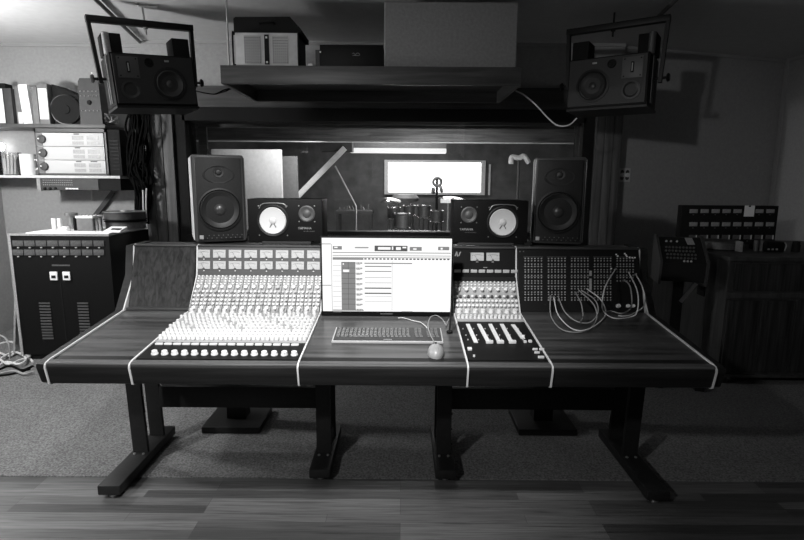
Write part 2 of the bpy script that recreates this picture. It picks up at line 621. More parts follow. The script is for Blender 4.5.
# drums
dk = []
for px, py, r, h in ((394, 208, .085, .14), (409, 206, .08, .13), (424, 206, .085, .15), (402, 214, .1, .18), (437, 211, .085, .15)):
    Y = (7.2, 7.45, 7.2, 6.8, 7.45)[len(dk)]
    p = at(px, py, Y)
    labs = ['small drum on a stand, first from the tall screen side', 'small chrome rimmed drum second along the row', 'widest tom drum in the middle of the row behind glass',
            'deep drum standing in front of the small ones behind glass', 'drum at the end of the row below the hanging headphones']
    d = thing('drum', labs[len(dk)], 'drum', (p.x, Y, 0), group='drums in the live room')
    MB().lathe([(0, 0), (r, 0), (r, h), (0, h)], (p.x, Y, p.z - h), n=24).build('drum_shell', DARKGREY, d)
    MB().torus((p.x, Y, p.z), (0, 0, 1), r, .012).torus((p.x, Y, p.z - h), (0, 0, 1), r, .012).build('drum_hoop', CHROME, d)
    MB().lathe([(0, 0), (r - .01, 0), (r - .01, .004), (0, .004)], (p.x, Y, p.z), n=24).build('drum_head', PAPER, d)
    lg = MB()
    for k in range(3):
        a = 2 * PI * k / 3 + .4
        lg.cyl((p.x + r * math.cos(a), Y + r * math.sin(a), 0), (p.x + r * .8 * math.cos(a), Y + r * .8 * math.sin(a), p.z - h + .01), .01, n=6)
    lg.build('drum_legs_frame', CHROME, d)
    dk.append(d)
for px, py, Y, lab in ((388, 201, 7.9, 'cymbal on a stand beside the row of drums'), (452, 200, 7.7, 'bright cymbal on a stand under the daylight window corner')):
    p = at(px, py, Y)
    c = thing('cymbal', lab, 'cymbal', (p.x, Y, 0), group='cymbals in the live room')
    MB().lathe([(0, .03), (.03, .028), (.05, .012), (.19, 0), (.19, -.002), (.05, .008), (0, .02)], p, (0.05, -.25, 1), n=24).build('cymbal_plate', CHROME, c)
    MB().cyl((p.x, Y, 0), (p.x, Y, p.z + .02), .011, n=8).build('cymbal_pole', CHROME, c)
    MB().lathe([(0, 0), (.1, 0), (.02, .05), (0, .05)], (p.x, Y, 0), n=12).build('stand_base', METAL_BLACK, c)
p = at(437, 182, 8.2)
hs = thing('headphone_stand', 'stand with pale headphones hanging against the daylight window', 'headphones', (p.x, 8.2, 0))
MB().cyl((p.x, 8.2, .02), (p.x, 8.2, p.z + .05), .02, n=8).build('stand_pole', METAL_BLACK, hs)
MB().lathe([(0, 0), (.16, 0), (.16, .02), (0, .03)], (p.x, 8.2, 0), n=16).build('stand_base', METAL_BLACK, hs)
MB().torus((p.x, 8.14, p.z), (0, 1, 0), .06, .022, n=20).build('headband', MID, hs)
MB().lathe([(0, 0), (.05, 0), (.055, .04), (0, .05)], (p.x + .04, 8.14, p.z - .11), (1, -.2, .3), n=16).lathe([(0, 0), (.05, 0), (.055, .04), (0, .05)], (p.x - .04, 8.14, p.z - .13), (-1, -.2, 0), n=16).build('ear_cup', MID, hs)
p = at(405, 196, 8.3)
am = thing('stool', 'round padded stool top behind the drums', 'stool', (p.x, 8.3, 0))
MB().lathe([(0, 0), (.2, 0), (.22, .05), (.17, .1), (0, .11)], (p.x, 8.3, p.z - .08), n=24).build('seat', MID, am)
for k in range(4):
    a = PI / 4 + k * PI / 2
    MB().cyl((p.x + .2 * math.cos(a), 8.3 + .2 * math.sin(a), 0), (p.x + .12 * math.cos(a), 8.3 + .12 * math.sin(a), p.z - .075), .014, n=8).build('leg', CHROME, am)
p0 = at(441, 203, 7.0); p1 = at(456, 199, 7.0)
mt = thing('music_stand', 'white sheet holder on a thin stand beside the small white coned speaker', 'music stand', (p0.x / 2 + p1.x / 2, 7.0, 0))
MB().span(p0.x, p1.x, 6.98, 7.1, p0.z, p1.z).build('sheet_tray', WHITE, mt)
MB().cyl((p0.x / 2 + p1.x / 2, 7.04, 0), (p0.x / 2 + p1.x / 2, 7.04, p0.z), .012, n=8).build('stand_pole', STEEL, mt)
# table with dark gear behind the glass
p0, p1 = at(335, 211, 7.6), at(372, 211, 7.6)
tb = thing('side_table', 'low dark table with gear on it seen through the glass', 'table', (p0.x / 2 + p1.x / 2, 7.75, 0))
MB().span(p0.x, p1.x, 7.6, 8.0, p0.z - .04, p0.z).build('tabletop', DARKGREY, tb)
for sx in (p0.x + .03, p1.x - .03):
    for sy in (7.63, 7.97):
        MB().span(sx - .02, sx + .02, sy - .02, sy + .02, 0, p0.z - .04).build('leg', DARKGREY, tb)
m = MB()
for i in range(9):
    x = p0.x + .06 + i * .05
    m.cyl((x, 7.68, p0.z + .006), (x + random.uniform(-.03, .03), 7.72, p0.z + random.uniform(.04, .10)), .007, n=6)
m.build('percussion_rack', METER_DIM, label='small rack of metal percussion pieces on the low dark table', cat='percussion')
# cloth strip over a bar, and coil
c0 = at(511, 166, 6.6)
cs = thing('draped_cloth', 'pale cloth strip draped over a stand beside the second tall speaker', 'cloth', (c0.x, 6.6, 0))
m = MB()
pts = [at(x, y, 6.6) for x, y in ((511, 164), (512, 157), (519, 158), (524, 156), (529, 163))]
m.tube(pts, .03, n=8); m.build('cloth_strip', OFFWHITE, cs)
MB().cyl((pts[2].x, 6.6, 0), (pts[2].x, 6.6, pts[2].z), .015, n=8).build('stand_pole', DARKGREY, cs)

# ------------------------------------------------------------------ mixing console
PF, P1, P2, P3 = Vector((1.985, .7265)), Vector((2.552, .783)), Vector((2.677, .939)), Vector((2.704, 1.084))
BACK = 2.90
UN = .3215
XS = [-1.36, -1.0385, -.3955, .255, .578, 1.203]
BODY = [(2.02, .645), (1.975, .650), (1.958, .668), (1.953, .69), (1.957, .710), (1.968, .7215), tuple(PF), tuple(P1), tuple(P2), tuple(P3), (BACK, 1.084), (BACK, .645)]


def prof(py, px=402):
    """where the photo row py meets the console's profile: (Y, Z, slope vector, normal)"""
    d = ray(px, py)
    for a, b in ((PF, P1), (P1, P2), (P2, P3)):
        # EYE + d*t on a + (b-a)*s
        ex, ez = b.x - a.x, b.y - a.y
        det = d.y * (-ez) - d.z * (-ex)
        t = (a.x * (-ez) - (a.y - EYE) * (-ex)) / det
        s = (d.y * (a.y - EYE) - d.z * a.x) / det
        if -.02 <= s <= 1.02:
            u = (b - a).normalized()
            return (d.y * t, EYE + d.z * t, Vector((0, u.x, u.y)), Vector((0, -u.y, u.x)), t)
    raise ValueError(py)


def on(px, py, lift=0.0):
    Y, Z, u, n, t = prof(py, px)
    return Vector((ray(px, py).x * t, Y, Z)) + n * lift


con = thing('mixing_console', 'long wooden mixing console with two banks of pale knobs and a patch panel', 'mixing console', (-.07, 2.45, 0))
names = ['blank_module', 'channel_module', 'desk_module', 'master_module', 'patch_module']
mods = []
LIP = [(2.03, .634), (1.984, .634), (1.972, .640), (1.957, .708), (1.959, .716), (1.965, .7215), (1.975, .7248), tuple(PF), (2.03, .7309)]
for i, nm in enumerate(names):
    x0, x1 = XS[i] + .0033, XS[i + 1] - .0033
    mods.append(MB().prism_x(([(2.03, .640), (2.03, .7308), tuple(P1)] + ([(2.62, .7895), (2.722, 1.084)] if i in (0, 2, 4) else [tuple(P2), tuple(P3)]) + [(BACK, 1.084), (BACK, .640)]), x0, x1).build(nm, [DESKWOOD], con))
    MB().prism_x(LIP, x0, x1).build('front_rail', FASCIA, con)
    MB().prism_x([(1.9575, .7185), (1.958, .7235), (1.963, .7275), (1.971, .7285), (1.990, .7295), (1.990, .7275), (1.968, .7225)], x0, x1).build('front_lip', LIPWOOD, con)
    MB().span(x0, x1, 2.692, 2.74, 1.0845, 1.094, bev=.003).build('top_trim', SHELFWOOD, con)
# pale edge strips between and outside the modules
OUT = [(2.03, .630), (1.982, .630), (1.968, .637), (1.952, .707), (1.954, .718), (1.963, .7265), (1.975, .7298), (1.985, .7325), (2.549, .7895), (2.671, .942), (2.698, 1.087), (2.72, 1.095), (2.72, 1.077), (2.60, .70), (2.03, .70)]
for i, x in enumerate(XS):
    MB().prism_x(OUT, x - .0032, x + .0032).build('edge_strip', STRIP, con)
# end cheeks
for s, x in ((-1, XS[0] - .0033), (1, XS[-1] + .0033)):
    ck = [(2.03, .632), (1.995, .632), (1.984, .640), (1.961, .707), (1.964, .718), (1.985, .7255), (2.545, .785), (2.665, .941), (2.697, 1.089), (BACK, 1.089), (BACK, .632)]
    MB().prism_x(ck, min(x, x + s * .035), max(x, x + s * .035)).build('end_cheek', FASCIA, con)

# upright wood behind the blank module and behind the display
for i in (0, 2):
    x0, x1 = XS[i] + .006, XS[i + 1] - .006
    MB().prism_x([(2.585, .79), (2.698, 1.0835), (2.72, 1.0835), (2.62, .79)], x0, x1).build('upright_panel', PANELWOOD, con)
    MB().span(x0, x1, 2.562, 2.584, .786, .798, bev=.003).build('panel_bead', SHELFWOOD, con)

# channel bank -------------------------------------------------------------
cx0, cx1 = XS[1] + .006, XS[2] - .006
ya, yb = prof(343.5, 250), prof(274.5, 250)
pl = MB()
off = .004
pl.prism_x([(ya[0], ya[1]), tuple(P1), tuple(P2), (P2.x - off, P2.y + off), (P1.x - off, P1.y + off * 1.8), (ya[0] - .001, ya[1] + off)], cx0, cx1)
chan = pl.build('channel_panel', PANEL_LIGHT, con)
yc = prof(360, 220)
tray = MB().prism_x([(yc[0], yc[1]), (ya[0], ya[1]), (ya[0], ya[1] + .004), (yc[0], yc[1] + .004)], cx0, cx1).build('fader_tray', PANEL_DARK, con)
n23 = Vector((0, -(P3 - P2).y, (P3 - P2).x)).normalized()
mbridge = MB().prism_x([tuple(P2), tuple(P3), (P3.x - .006, P3.y), (P2.x - .006, P2.y)], cx0, cx1).build('meter_panel', PANEL_MID, con)


def knob_proto(r, h, normal, name, mat, parent, seg=10):
    mb = MB().lathe([(r * 1.12, 0), (r * 1.12, h * .25), (r, h * .3), (r * .86, h * .92), (r * .7, h), (0, h)], (0, 0, 0), normal, seg)
    o = mb.build(name, mat, parent, origin=(0, 0, 0))
    return o


def put_knobs(pts, proto, parent):
    for i, p in enumerate(pts):
        o = proto if i == 0 else clone(proto, (0, 0, 0))
        o.location = p - OFF[parent.name]


def xs_cols(x0, x1, n):
    st = (x1 - x0) / n
    return [x0 + st * (i + .5) for i in range(n)]


def row(x0, x1, n, py, lift=.004):
    Y, Z, u, nn, t = prof(py, 402 + (x0 + x1) * 105)
    return [Vector((x, Y, Z)) + nn * lift for x in xs_cols(x0, x1, n)], nn


# fifteen round white fader knobs at the front edge
Y, Z, u, nn, t = prof(355.5, 225)
x_first, x_last = (155.5 - 402) / F * t, (295 - 402) / F * t
put_knobs([Vector((x_first + (x_last - x_first) * i / 14, Y, Z)) + nn * .004 for i in range(15)],
          knob_proto(.0125, .017, nn, 'fader_knob', KNOB, tray, 14), tray)
# sixteen white push buttons
pts, nn = row(cx0 + .012, cx1 - .02, 16, 346.2)
ang = math.atan2(nn.z, -nn.y)
bt = MB().box((0, 0, .004), (.031, .012, .008), bev=.002).build('push_button', KNOB, tray, origin=(0, 0, 0))
put_knobs(pts, bt, tray)
# lower slope: tall pale knobs, two to a channel
count = 0
low_rows = [340.5, 337.5, 334.4, 331.3, 328.1, 324.9, 321.6, 318.3]
nn0 = prof(330)[3]
proto = None
ind_pts = []
stuff = MB()
alt = MB()
for k, py in enumerate(low_rows):
    pts, nn = row(cx0, cx1, 32, py)
    if k < 3:
        ind_pts += pts
    else:
        for j, p in enumerate(pts):
            h = .02 if (k + j) % 3 else .026
            (stuff if (j * 7 + k * 3) % 11 else alt).lathe([(.0075, 0), (.0066, h * .3), (.0058, h), (0, h)], p, nn, 8)
proto = knob_proto(.0068, .02, nn0, 'rotary_knob', KNOB, chan, 8)
put_knobs(ind_pts[:96], proto, chan)
nn1 = prof(300)[3]
for py, n, r, h, mt in ((314.5, 16, .0095, .024, 0), (309.8, 16, .010, .022, 0), (305.6, 32, .0065, .018, 0), (301.8, 32, .0065, .018, 0), (297.6, 32, .0065, .018, 0), (293.4, 32, .0065, .018, 1),
                      (288.6, 16, .0105, .02, 0), (285.2, 32, .0052, .012, 0), (282.6, 32, .0052, .012, 0), (280.0, 32, .0052, .012, 0), (277.6, 32, .0052, .012, 0)):
    pts, nn = row(cx0, cx1, n, py)
    for j, p in enumerate(pts):
        dark = (mt == 1 and j % 4 == 1) or ((j * 5 + int(py)) % 13 == 0)
        (alt if dark else stuff).lathe([(r * 1.1, 0), (r, h * .3), (r * .9, h), (0, h)], p, nn, 8)
stuff.build('knob_field', KNOB, chan, kind='stuff')
alt.build('dark_knob_field', KNOB_GREY, chan, kind='stuff')
# dark shadow-gap lines between channels on the panel
gl = MB()
for i in range(17):
    x = cx0 + (cx1 - cx0) * i / 16
    for a, b in ((prof(343), prof(316.5)), (prof(315), prof(276))):
        A = Vector((x, a[0], a[1])) + a[3] * .0046
        B = Vector((x, b[0], b[1])) + b[3] * .0046
        gl.quad(A - Vector((.0012, 0, 0)), A + Vector((.0012, 0, 0)), B + Vector((.0012, 0, 0)), B - Vector((.0012, 0, 0)))
gl.build('channel_groove', KNOB_DARK, chan)


def vu(px0, px1, py0, py1, parent, face, name='level_meter'):
    pxc = 260 if px0 < 330 else 485
    def pt(px, py):
        Y, Z, u, n, t = prof(py, pxc)
        return Vector((ray(px, py).x * t, Y, Z)) + n * .0065
    a, b, c, d = pt(px0, py1), pt(px1, py1), pt(px1, py0), pt(px0, py0)
    n = Vector((0, -(P3 - P2).y, (P3 - P2).x)).normalized()
    n = Vector((0, -abs(n.y), abs(n.z)))
    m = MB()
    e = n * .004
    m.add([a, b, c, d, a + e, b + e, c + e, d + e], [[4, 5, 6, 7], [0, 1, 5, 4], [1, 2, 6, 5], [2, 3, 7, 6], [3, 0, 4, 7]])
    o = m.build(name, face, parent)
    g = MB()
    e2 = n * .0048
    mid = (a + b) / 2 + e2
    # scale arc and needle
    w = (b - a).length
    up = (d - a)
    for k in range(9):
        s = -.36 + .09 * k
        q = mid + (b - a) * s + up * (.72 - .9 * s * s)
        g.add([q - (b - a) * .018, q + (b - a) * .018, q + (b - a) * .018 + up * .09, q - (b - a) * .018 + up * .09], [[0, 1, 2, 3]])
    q0, q1 = mid + up * .12, mid - (b - a) * .2 + up * .7
    g.add([q0 - (b - a) * .012, q0 + (b - a) * .012, q1 + (b - a) * .012, q1 - (b - a) * .012], [[0, 1, 2, 3]])
    g.add([mid - (b - a) * .12 + up * .02, mid + (b - a) * .12 + up * .02, mid + (b - a) * .06 + up * .16, mid - (b - a) * .06 + up * .16], [[0, 1, 2, 3]])
    g.build('meter_scale', DARKGREY, o)
    return o


for r, (y0, y1) in enumerate(((250.2, 258.0), (261.4, 269.3))):
    for i in range(8):
        x = 198.2 + i * 15.62
        vu(x, x + 12.4, y0, y1, mbridge, METER_FACE)
m = MB()
for y in (259.6, 271.0):
    for i in range(8):
        q = on(204.4 + i * 15.62, y, .007)
        q.y, q.z = (on(260, y, .007).y, on(260, y, .007).z)
        m.box(q, (.006, .002, .004))
m.build('indicator_lamp_row', WHITE, mbridge)

# master module --------------------------------------------------------------
mx0, mx1 = XS[3] + .006, XS[4] - .006
ya = prof(322.5, 490)
mp_ = MB().prism_x([(ya[0], ya[1]), tuple(P1), tuple(P2), (P2.x - off, P2.y + off), (P1.x - off, P1.y + off * 1.8), (ya[0] - .001, ya[1] + off)], mx0, mx1)
mast = mp_.build('master_panel', PANEL_LIGHT, con)
yc = prof(361, 505)
mtray = MB().prism_x([(yc[0], yc[1]), (ya[0], ya[1]), (ya[0], ya[1] + .004), (yc[0], yc[1] + .004)], mx0, mx1).build('fader_tray', PANEL_DARK, con)
mbr = MB().prism_x([tuple(P2), tuple(P3), (P3.x - .006, P3.y), (P2.x - .006, P2.y)], mx0, mx1).build('meter_panel', PANEL_DARK, con)
vu(470.5, 483.5, 252.8, 260.8, mbr, METER_FACE)
vu(486.2, 499, 252.8, 260.8, mbr, METER_FACE)
m = MB()
for px in (477, 492.5):
    m.box(on(px, 262, .007), (.012, .002, .004))
m.box(on(485, 267.5, .007), (.02, .002, .003))
m.build('indicator_lamp_row', METER_GREY, mbr)
for i in range(8):
    q = on(457.5 + i * 8.05, 271.2, .008)
    q.y, q.z = on(485, 271.2, .008).y, on(485, 271.2, .008).z
    MB().box(q, (.033, .006, .016), bev=.002).build('lit_button', METER_FACE, mbr)
Y, Z, u, nn, t = prof(275.8)
MB().prism_x([(P2.x - .03, P2.y - .012), (P2.x, P2.y - .012), (P2.x, P2.y + .006), (P2.x - .018, P2.y + .006)], mx0, mx1).build('ledge', MATTE, con)


def logo(px, py, parent, mat, px_w=4.5, lift=.0075):
    """two slanted bars joined by a diagonal"""
    s = .0055
    c = on(px, py, lift)
    m = MB()
    for dx in (-1.7, 1.7):
        m.add([c + Vector((s * (dx - 1.6), 0, -s * 2.6)), c + Vector((s * (dx - .5), 0, -s * 2.6)), c + Vector((s * (dx + 1.4), 0, s * 2.6)), c + Vector((s * (dx + .3), 0, s * 2.6))], [[0, 1, 2, 3]])
    m.add([c + Vector((s * -1.6, -.0003, s * 2.6)), c + Vector((s * -.5, -.0003, s * 2.6)), c + Vector((s * .7, -.0003, -s * 2.6)), c + Vector((s * -.4, -.0003, -s * 2.6))], [[0, 1, 2, 3]])
    m.build('emblem', mat, parent)


logo(457.5, 254.5, mbr, METER_GREY)
stuff, alt = MB(), MB()
for py, n, r, h, dk_ in ((280.5, 16, .005, .010, 0), (283.2, 16, .005, .010, 0), (286.0, 16, .005, .010, 0), (288.8, 16, .005, .010, 0), (291.4, 8, .0095, .022, 0), (297.8, 16, .007, .016, 1), (302.6, 16, .0075, .018, 0),
                         (307.2, 16, .0075, .018, 0), (314.0, 8, .0125, .02, 0), (319.2, 16, .0075, .018, 0)):
    pts, nn = row(mx0, mx1, n, py)
    for j, p in enumerate(pts):
        (alt if dk_ and j % 2 else stuff).lathe([(r * 1.15, 0), (r, h * .3), (r * .9, h), (0, h)], p, nn, 10)
stuff.build('knob_field', KNOB, mast, kind='stuff')
alt.build('dark_knob_field', KNOB_DARK, mast, kind='stuff')
# five long white fader scales with caps
for i, (xa, y_a, xb, y_b) in enumerate(((467.6, 325.5, 476, 344), (478.7, 325.5, 488.4, 343.5), (490, 325.5, 499.2, 343.5), (501.6, 325.5, 511.2, 343.5), (512.8, 326, 523, 340))):
    A, B = on(xa, y_a, .0045), on(xb, y_b, .0045)
    B.x = A.x + (B.x - A.x) * 1.0
    dx = Vector((.0085, 0, 0))
    n = Vector((0, -.098, .995)) * .004
    s = MB().add([A - dx, A + dx, B + dx, B - dx, A - dx + n, A + dx + n, B + dx + n, B - dx + n], [[4, 5, 6, 7], [0, 1, 5, 4], [1, 2, 6, 5], [2, 3, 7, 6], [3, 0, 4, 7], [0, 3, 2, 1]])
    sl = s.build('fader_scale', KNOB, mtray)
    if i < 4 and i > 0:
        MB().box(B + Vector((.003, -.010, .006)), (.03, .014, .014), bev=.003).build('fader_cap', KNOB, mtray)
for px, py, w, d in ((469.6, 350.8, .017, .02), (525, 343.6, .012, .012), (530, 343.2, .014, .014), (523.5, 338, .008, .01), (535, 351.2, .02, .006), (541.5, 351.2, .02, .008), (537, 354.5, .022, .004), (541, 359.2, .024, .008), (474, 358, .008, .006)):
    MB().box(on(px, py, .009), (w, d, .01), bev=.002).build('push_button', KNOB, mtray)
m = MB()
for px in (463, 473.5, 485, 496.5, 507, 518):
    for py in (330, 336.5, 341):
        m.lathe([(.003, 0), (.003, .004), (0, .004)], on(px + (py - 330) * .45, py, .0045), (0, -.1, 1), 8)
m.build('switch_dots', KNOB_GREY, mtray)

# patch panel ------------------------------------------------------------------
qx0, qx1 = XS[4] + .006, XS[5] - .006
PA, PB = Vector((2.578, .788)), Vector((2.698, 1.0835))
MB().prism_x([tuple(PA), tuple(PB), (2.72, 1.0835), (2.62, .79)], qx0, qx1).build('patch_back', PANEL_DARK, con)
un = (PB - PA).normalized()
pnorm = Vector((0, -un.y, un.x))


def onp(px, py, lift=0.001):
    d = ray(px, py)
    a = PA
    ex, ez = un.x, un.y
    det = d.y * (-ez) + d.z * ex
    t = (a.x * (-ez) + (a.y - EYE) * ex) / det
    return Vector((d.x * t, d.y * t, EYE + d.z * t)) + pnorm * lift


pf = bpy.data.objects.new('patch_field', None)
COL.objects.link(pf); pf.parent = con
OFF['patch_field'] = onp(580, 280)
pf.location = onp(580, 280) - OFF[con.name]
cols = [(523.5, 543), (546.8, 566.5), (570, 589.3), (593, 612), (615.5, 634.5)]
for g, (xa, xb) in enumerate(cols):
    m = MB()
    yb_ = 301.5 if g < 4 else 283
    y = 258.6
    k = 0
    while y < yb_:
        for j in range(6):
            px = xa + (xb - xa) * (j + .5) / 6
            m.lathe([(.0038, 0), (.0036, .003), (.002, .0034), (.0018, .001), (0, .001)], onp(px, y, .001), pnorm, 8)
        y += 2.3 if k % 2 == 0 else 3.3
        k += 1
    m.build('jack_grid', METER_GREY, pf)
m = MB()
for g, (xa, xb) in enumerate(cols):
    for y in (257, 266.8, 276.5, 286):
        if g == 4 and y > 283:
            continue
        a, b = onp(xa, y + .2, .0012), onp(xb, y + .2, .0012)
        c, d = onp(xb, y - .25, .0012), onp(xa, y - .25, .0012)
        m.quad(a, b, c, d)
m.build('jack_label_strip', METER_DIM, pf)
m = MB()
for y0, y1 in ((270.8, 276), (278.6, 290.5)):
    m.quad(onp(589.2, y1, .0015), onp(591.6, y1, .0015), onp(591.6, y0, .0015), onp(589.2, y0, .0015))
m.build('paper_tag', METER_GREY, pf)
mm = MB()
a, b = onp(613, 309.5, .002), onp(637, 284.5, .002)
mm.box((a + b) / 2, ((b - a).x, .003, (b - a).z), rot=(-math.atan2(un.x, un.y), 0, 0)).build('monitor_panel', PANEL_DARK, pf)
for px, r in ((617.5, .011), (627.3, .009), (632.3, .009)):
    MB().lathe([(r, 0), (r * .85, .014), (0, .015)], onp(px, 306.3, .005), pnorm, 14).build('knob', KNOB, pf)
m = MB()
for px, py in ((626.6, 256.6), (629.4, 257.4), (632, 257.8), (634.6, 257.8), (611, 268.6), (616, 254.6), (617.4, 256.2), (625.8, 255.2), (624.6, 253.8)):
    m.box(onp(px, py, .003), (.007, .004, .006))
m.build('white_toggle_row', WHITE, pf)
logo(520.6, 253.6, pf, METER_DIM)

# console legs -----------------------------------------------------------------
for lx, yf, yr, two in ((-1.305, 2.20, 2.80, True), (-.385, 2.35, 2.83, False), (.215, 2.35, 2.83, False), (1.15, 2.19, 2.80, True)):
    lo = bpy.data.objects.new('leg', None)
    COL.objects.link(lo); lo.parent = con
    OFF[lo.name] = Vector((lx, 2.5, 0)); lo.location = Vector((lx, 2.5, 0)) - OFF[con.name]
    MB().span(lx - .05, lx + .05, yf, yr, .022, .068, bev=.006).build('foot_bar', METAL_BLACK, lo)
    for yy in (yf + .04, yr - .04):
        MB().lathe([(0, 0), (.02, 0), (.02, .008), (.008, .01), (.008, .024), (0, .024)], (lx, yy, .0065 if yy > EDGE else .0005), n=12).build('leveling_foot', STEEL, lo)
    ln = .02 * (1 if lx > 0 else -1) if abs(lx) > .8 else 0
    pp = lambda y: MB().prism([(-.036, 0), (.036, 0), (.036 + ln, .572), (-.036 + ln, .572)], (lx, y, .068), (lx, y + .022, .068), (1, 0, 0), (0, 0, 1))
    pp(2.50).build('front_post', METAL_BLACK, lo)
    if True:
        pp(2.68).build('rear_post', METAL_BLACK, lo)
    for dx in (-.022, .022):
        MB().lathe([(0, 0), (.007, 0), (.006, .005), (0, .006)], (lx + dx, 2.485, .068), n=10).build('bolt', STEEL, lo)
    for z in (.12, .2, .28, .36):
        MB().lathe([(0, 0), (.006, 0), (.005, .005), (0, .006)], (lx + .036 + ln * (z - .068) / .572, 2.511, z), (1, 0, 0), n=8).build('bolt', METAL_BLACK, lo)
for xa, xb in ((-1.273, -.421), (.251, 1.124)):
    MB().span(xa, xb, 2.67, 2.71, .233, .348, bev=.004).build('stretcher', METAL_BLACK, con)

# ------------------------------------------------------------------ on the console
# display
SCL = 211.0
DY = 2.50
Yd, Zd, _, _, _ = prof(319)
base_z = PF.y + (P1.y - PF.y) * (DY - PF.x) / (P1.x - PF.x) + .003
zt = at(387, 236.5, DY).z
disp = thing('computer_display', 'wide computer display showing an audio editing session, standing on the console', 'monitor', (-.072, DY, base_z), local=True)
H = zt - base_z
Wd = .626
bz = MB()
bz.span(-Wd / 2, Wd / 2, 0, .022, .0, H, bev=.004)
bz.build('display_housing', BLACK, disp)
bt_ = .022
sx0, sx1 = -Wd / 2 + .008, Wd / 2 - .008
sz0, sz1 = bt_, H - .008
scr = MB()


def srect(u0, v0, u1, v1, k, lvl):
    """u, v in the photo's enlarged screen frame: 8..765 across, 42..465 down"""
    scr.m = lvl
    X = lambda u: sx0 + (u - 8) / 757 * (sx1 - sx0)
    Zz = lambda v: sz1 - (v - 42) / 423 * (sz1 - sz0)
    y = -.0008 - .0003 * k
    scr.add([(X(u0), y, Zz(v1)), (X(u1), y, Zz(v1)), (X(u1), y, Zz(v0)), (X(u0), y, Zz(v0))], [[0, 1, 2, 3]])


srect(8, 42, 765, 465, 0, 0)
for a in ((62, 75, 65, 465), (8, 74, 60, 79), (8, 311, 60, 316), (70, 122, 760, 127), (70, 139, 760, 143), (70, 150, 760, 154), (417, 170, 419, 460), (68, 455, 250, 462), (200, 92, 280, 100), (475, 462, 540, 466)):
    srect(*a, 1, 1)
for a in ((72, 88, 125, 108), (520, 90, 590, 112), (685, 88, 750, 108), (120, 178, 203, 455), (70, 155, 250, 166)):
    srect(*a, 1, 2)
srect(315, 84, 507, 116, 1, 3)
for a in ((335, 92, 408, 107), (416, 89, 424, 108), (440, 92, 468, 108), (478, 90, 500, 98), (80, 92, 100, 99), (540, 98, 560, 106), (700, 94, 712, 104), (130, 222, 166, 236), (128, 186, 136, 194)):
    srect(*a, 2, 0)
for u in range(255, 756, 22):
    srect(u, 156, u + 14, 164, 1, 3)
for i, v in enumerate(range(184, 456, 30)):
    srect(120, v - 2, 203, v, 2, 3)
    srect(205, v - 4 + 0, 243, v + 5, 1, 2)
    srect(208, v + 6, 232, v + 9, 1, 1)
    srect(70, v + 14, 118, v + 16, 1, 1)
    for j in range(4):
        srect(207 + 9 * j, v - 4, 209 + 9 * j, v + 5, 2, 0)
for a in ((255, 182, 535, 188), (258, 200, 413, 206), (258, 229, 413, 234)):
    srect(*a, 1, 2)
for a in ((258, 266, 413, 269), (258, 296, 413, 299), (258, 375, 413, 377), (258, 405, 413, 407)):
    srect(*a, 1, 1)
for a in ((256, 325, 413, 332), (256, 355, 413, 362)):
    srect(*a, 1, 3)
srect(160, 180, 162, 455, 2, 3)
scr.build('screen', [SCREEN, SCREEN_GREY, SCREEN_MID, SCREEN_DARK], disp)
MB().span(-.03, .03, -.0012, 0, .008, .013).build('screen_badge', METER_DIM, disp)
MB().prism_x([(.022, .02), (.022, .16), (.034, .14), (.034, .02)], -.05, .05).build('stand_neck', BLACK, disp)
MB().box((0, .03, .0042), (.2, .012, .006), rot=(R(5.66), 0, 0)).build('stand_foot', BLACK, disp)

slope = math.atan2(P1.y - PF.y, P1.x - PF.x)


def deskpt(px, py, lift=0.0):
    return on(px, py, lift)


# keyboard
k0 = deskpt(388, 337, .0015)
kb = thing('computer_keyboard', 'flat dark computer keyboard with pale rim in front of the display', 'keyboard', k0, (slope, 0, 0), local=True)
kw, kd = .47, .16
MB().box((0, 0, .006), (kw, kd, .012), bev=.004).build('keyboard_rim', KNOB_GREY, kb)
MB().box((0, 0, .0105), (kw - .012, kd - .012, .007), bev=.002).build('keyboard_deck', DARKGREY, kb)
kk = MB()
rows = 6
for r in range(rows):
    yk = kd / 2 - .018 - r * .0182
    x = -kw / 2 + .014
    i = 0
    while x < kw / 2 - .022:
        w = .0158
        if r == 5 and 3 <= i < 4:
            w = .09
        if not (abs(x + w / 2 - .105) < .007 or abs(x + w / 2 - .158) < .007):
            if x + w < kw / 2 - .008:
                kk.box((x + w / 2, yk, .0148), (w - .0022, .0128, .003), bev=.001, seg=1)
        x += w + .0018
        i += 1
kk.build('keyboard_keys', METER_DIM, kb)
MB().span(-.018, .018, -kd / 2 + .013, -kd / 2 + .018, .0138, .0143).build('keyboard_badge', METER_GREY, kb)

# mouse
mo_ = deskpt(436, 354, .001)
ms = thing('computer_mouse', 'pale rounded computer mouse with a dark scroll wheel beside the keyboard', 'mouse', mo_, (slope, 0, 0), local=True)


def ellip(sx, sy, sz, flat=.0, n=20, mrows=10):
    vs, fs = [], []
    for i in range(mrows + 1):
        a = PI / 2 * i / mrows
        r, z = math.cos(a), math.sin(a)
        for j in range(n):
            b = 2 * PI * j / n
            vs.append((sx * (r ** .7) * math.cos(b), sy * (r ** .7) * math.sin(b), sz * z))
    for i in range(mrows):
        for j in range(n):
            fs.append([i * n + j, i * n + (j + 1) % n, (i + 1) * n + (j + 1) % n, (i + 1) * n + j])
    fs.append(list(range(n))[::-1])
    return vs, fs


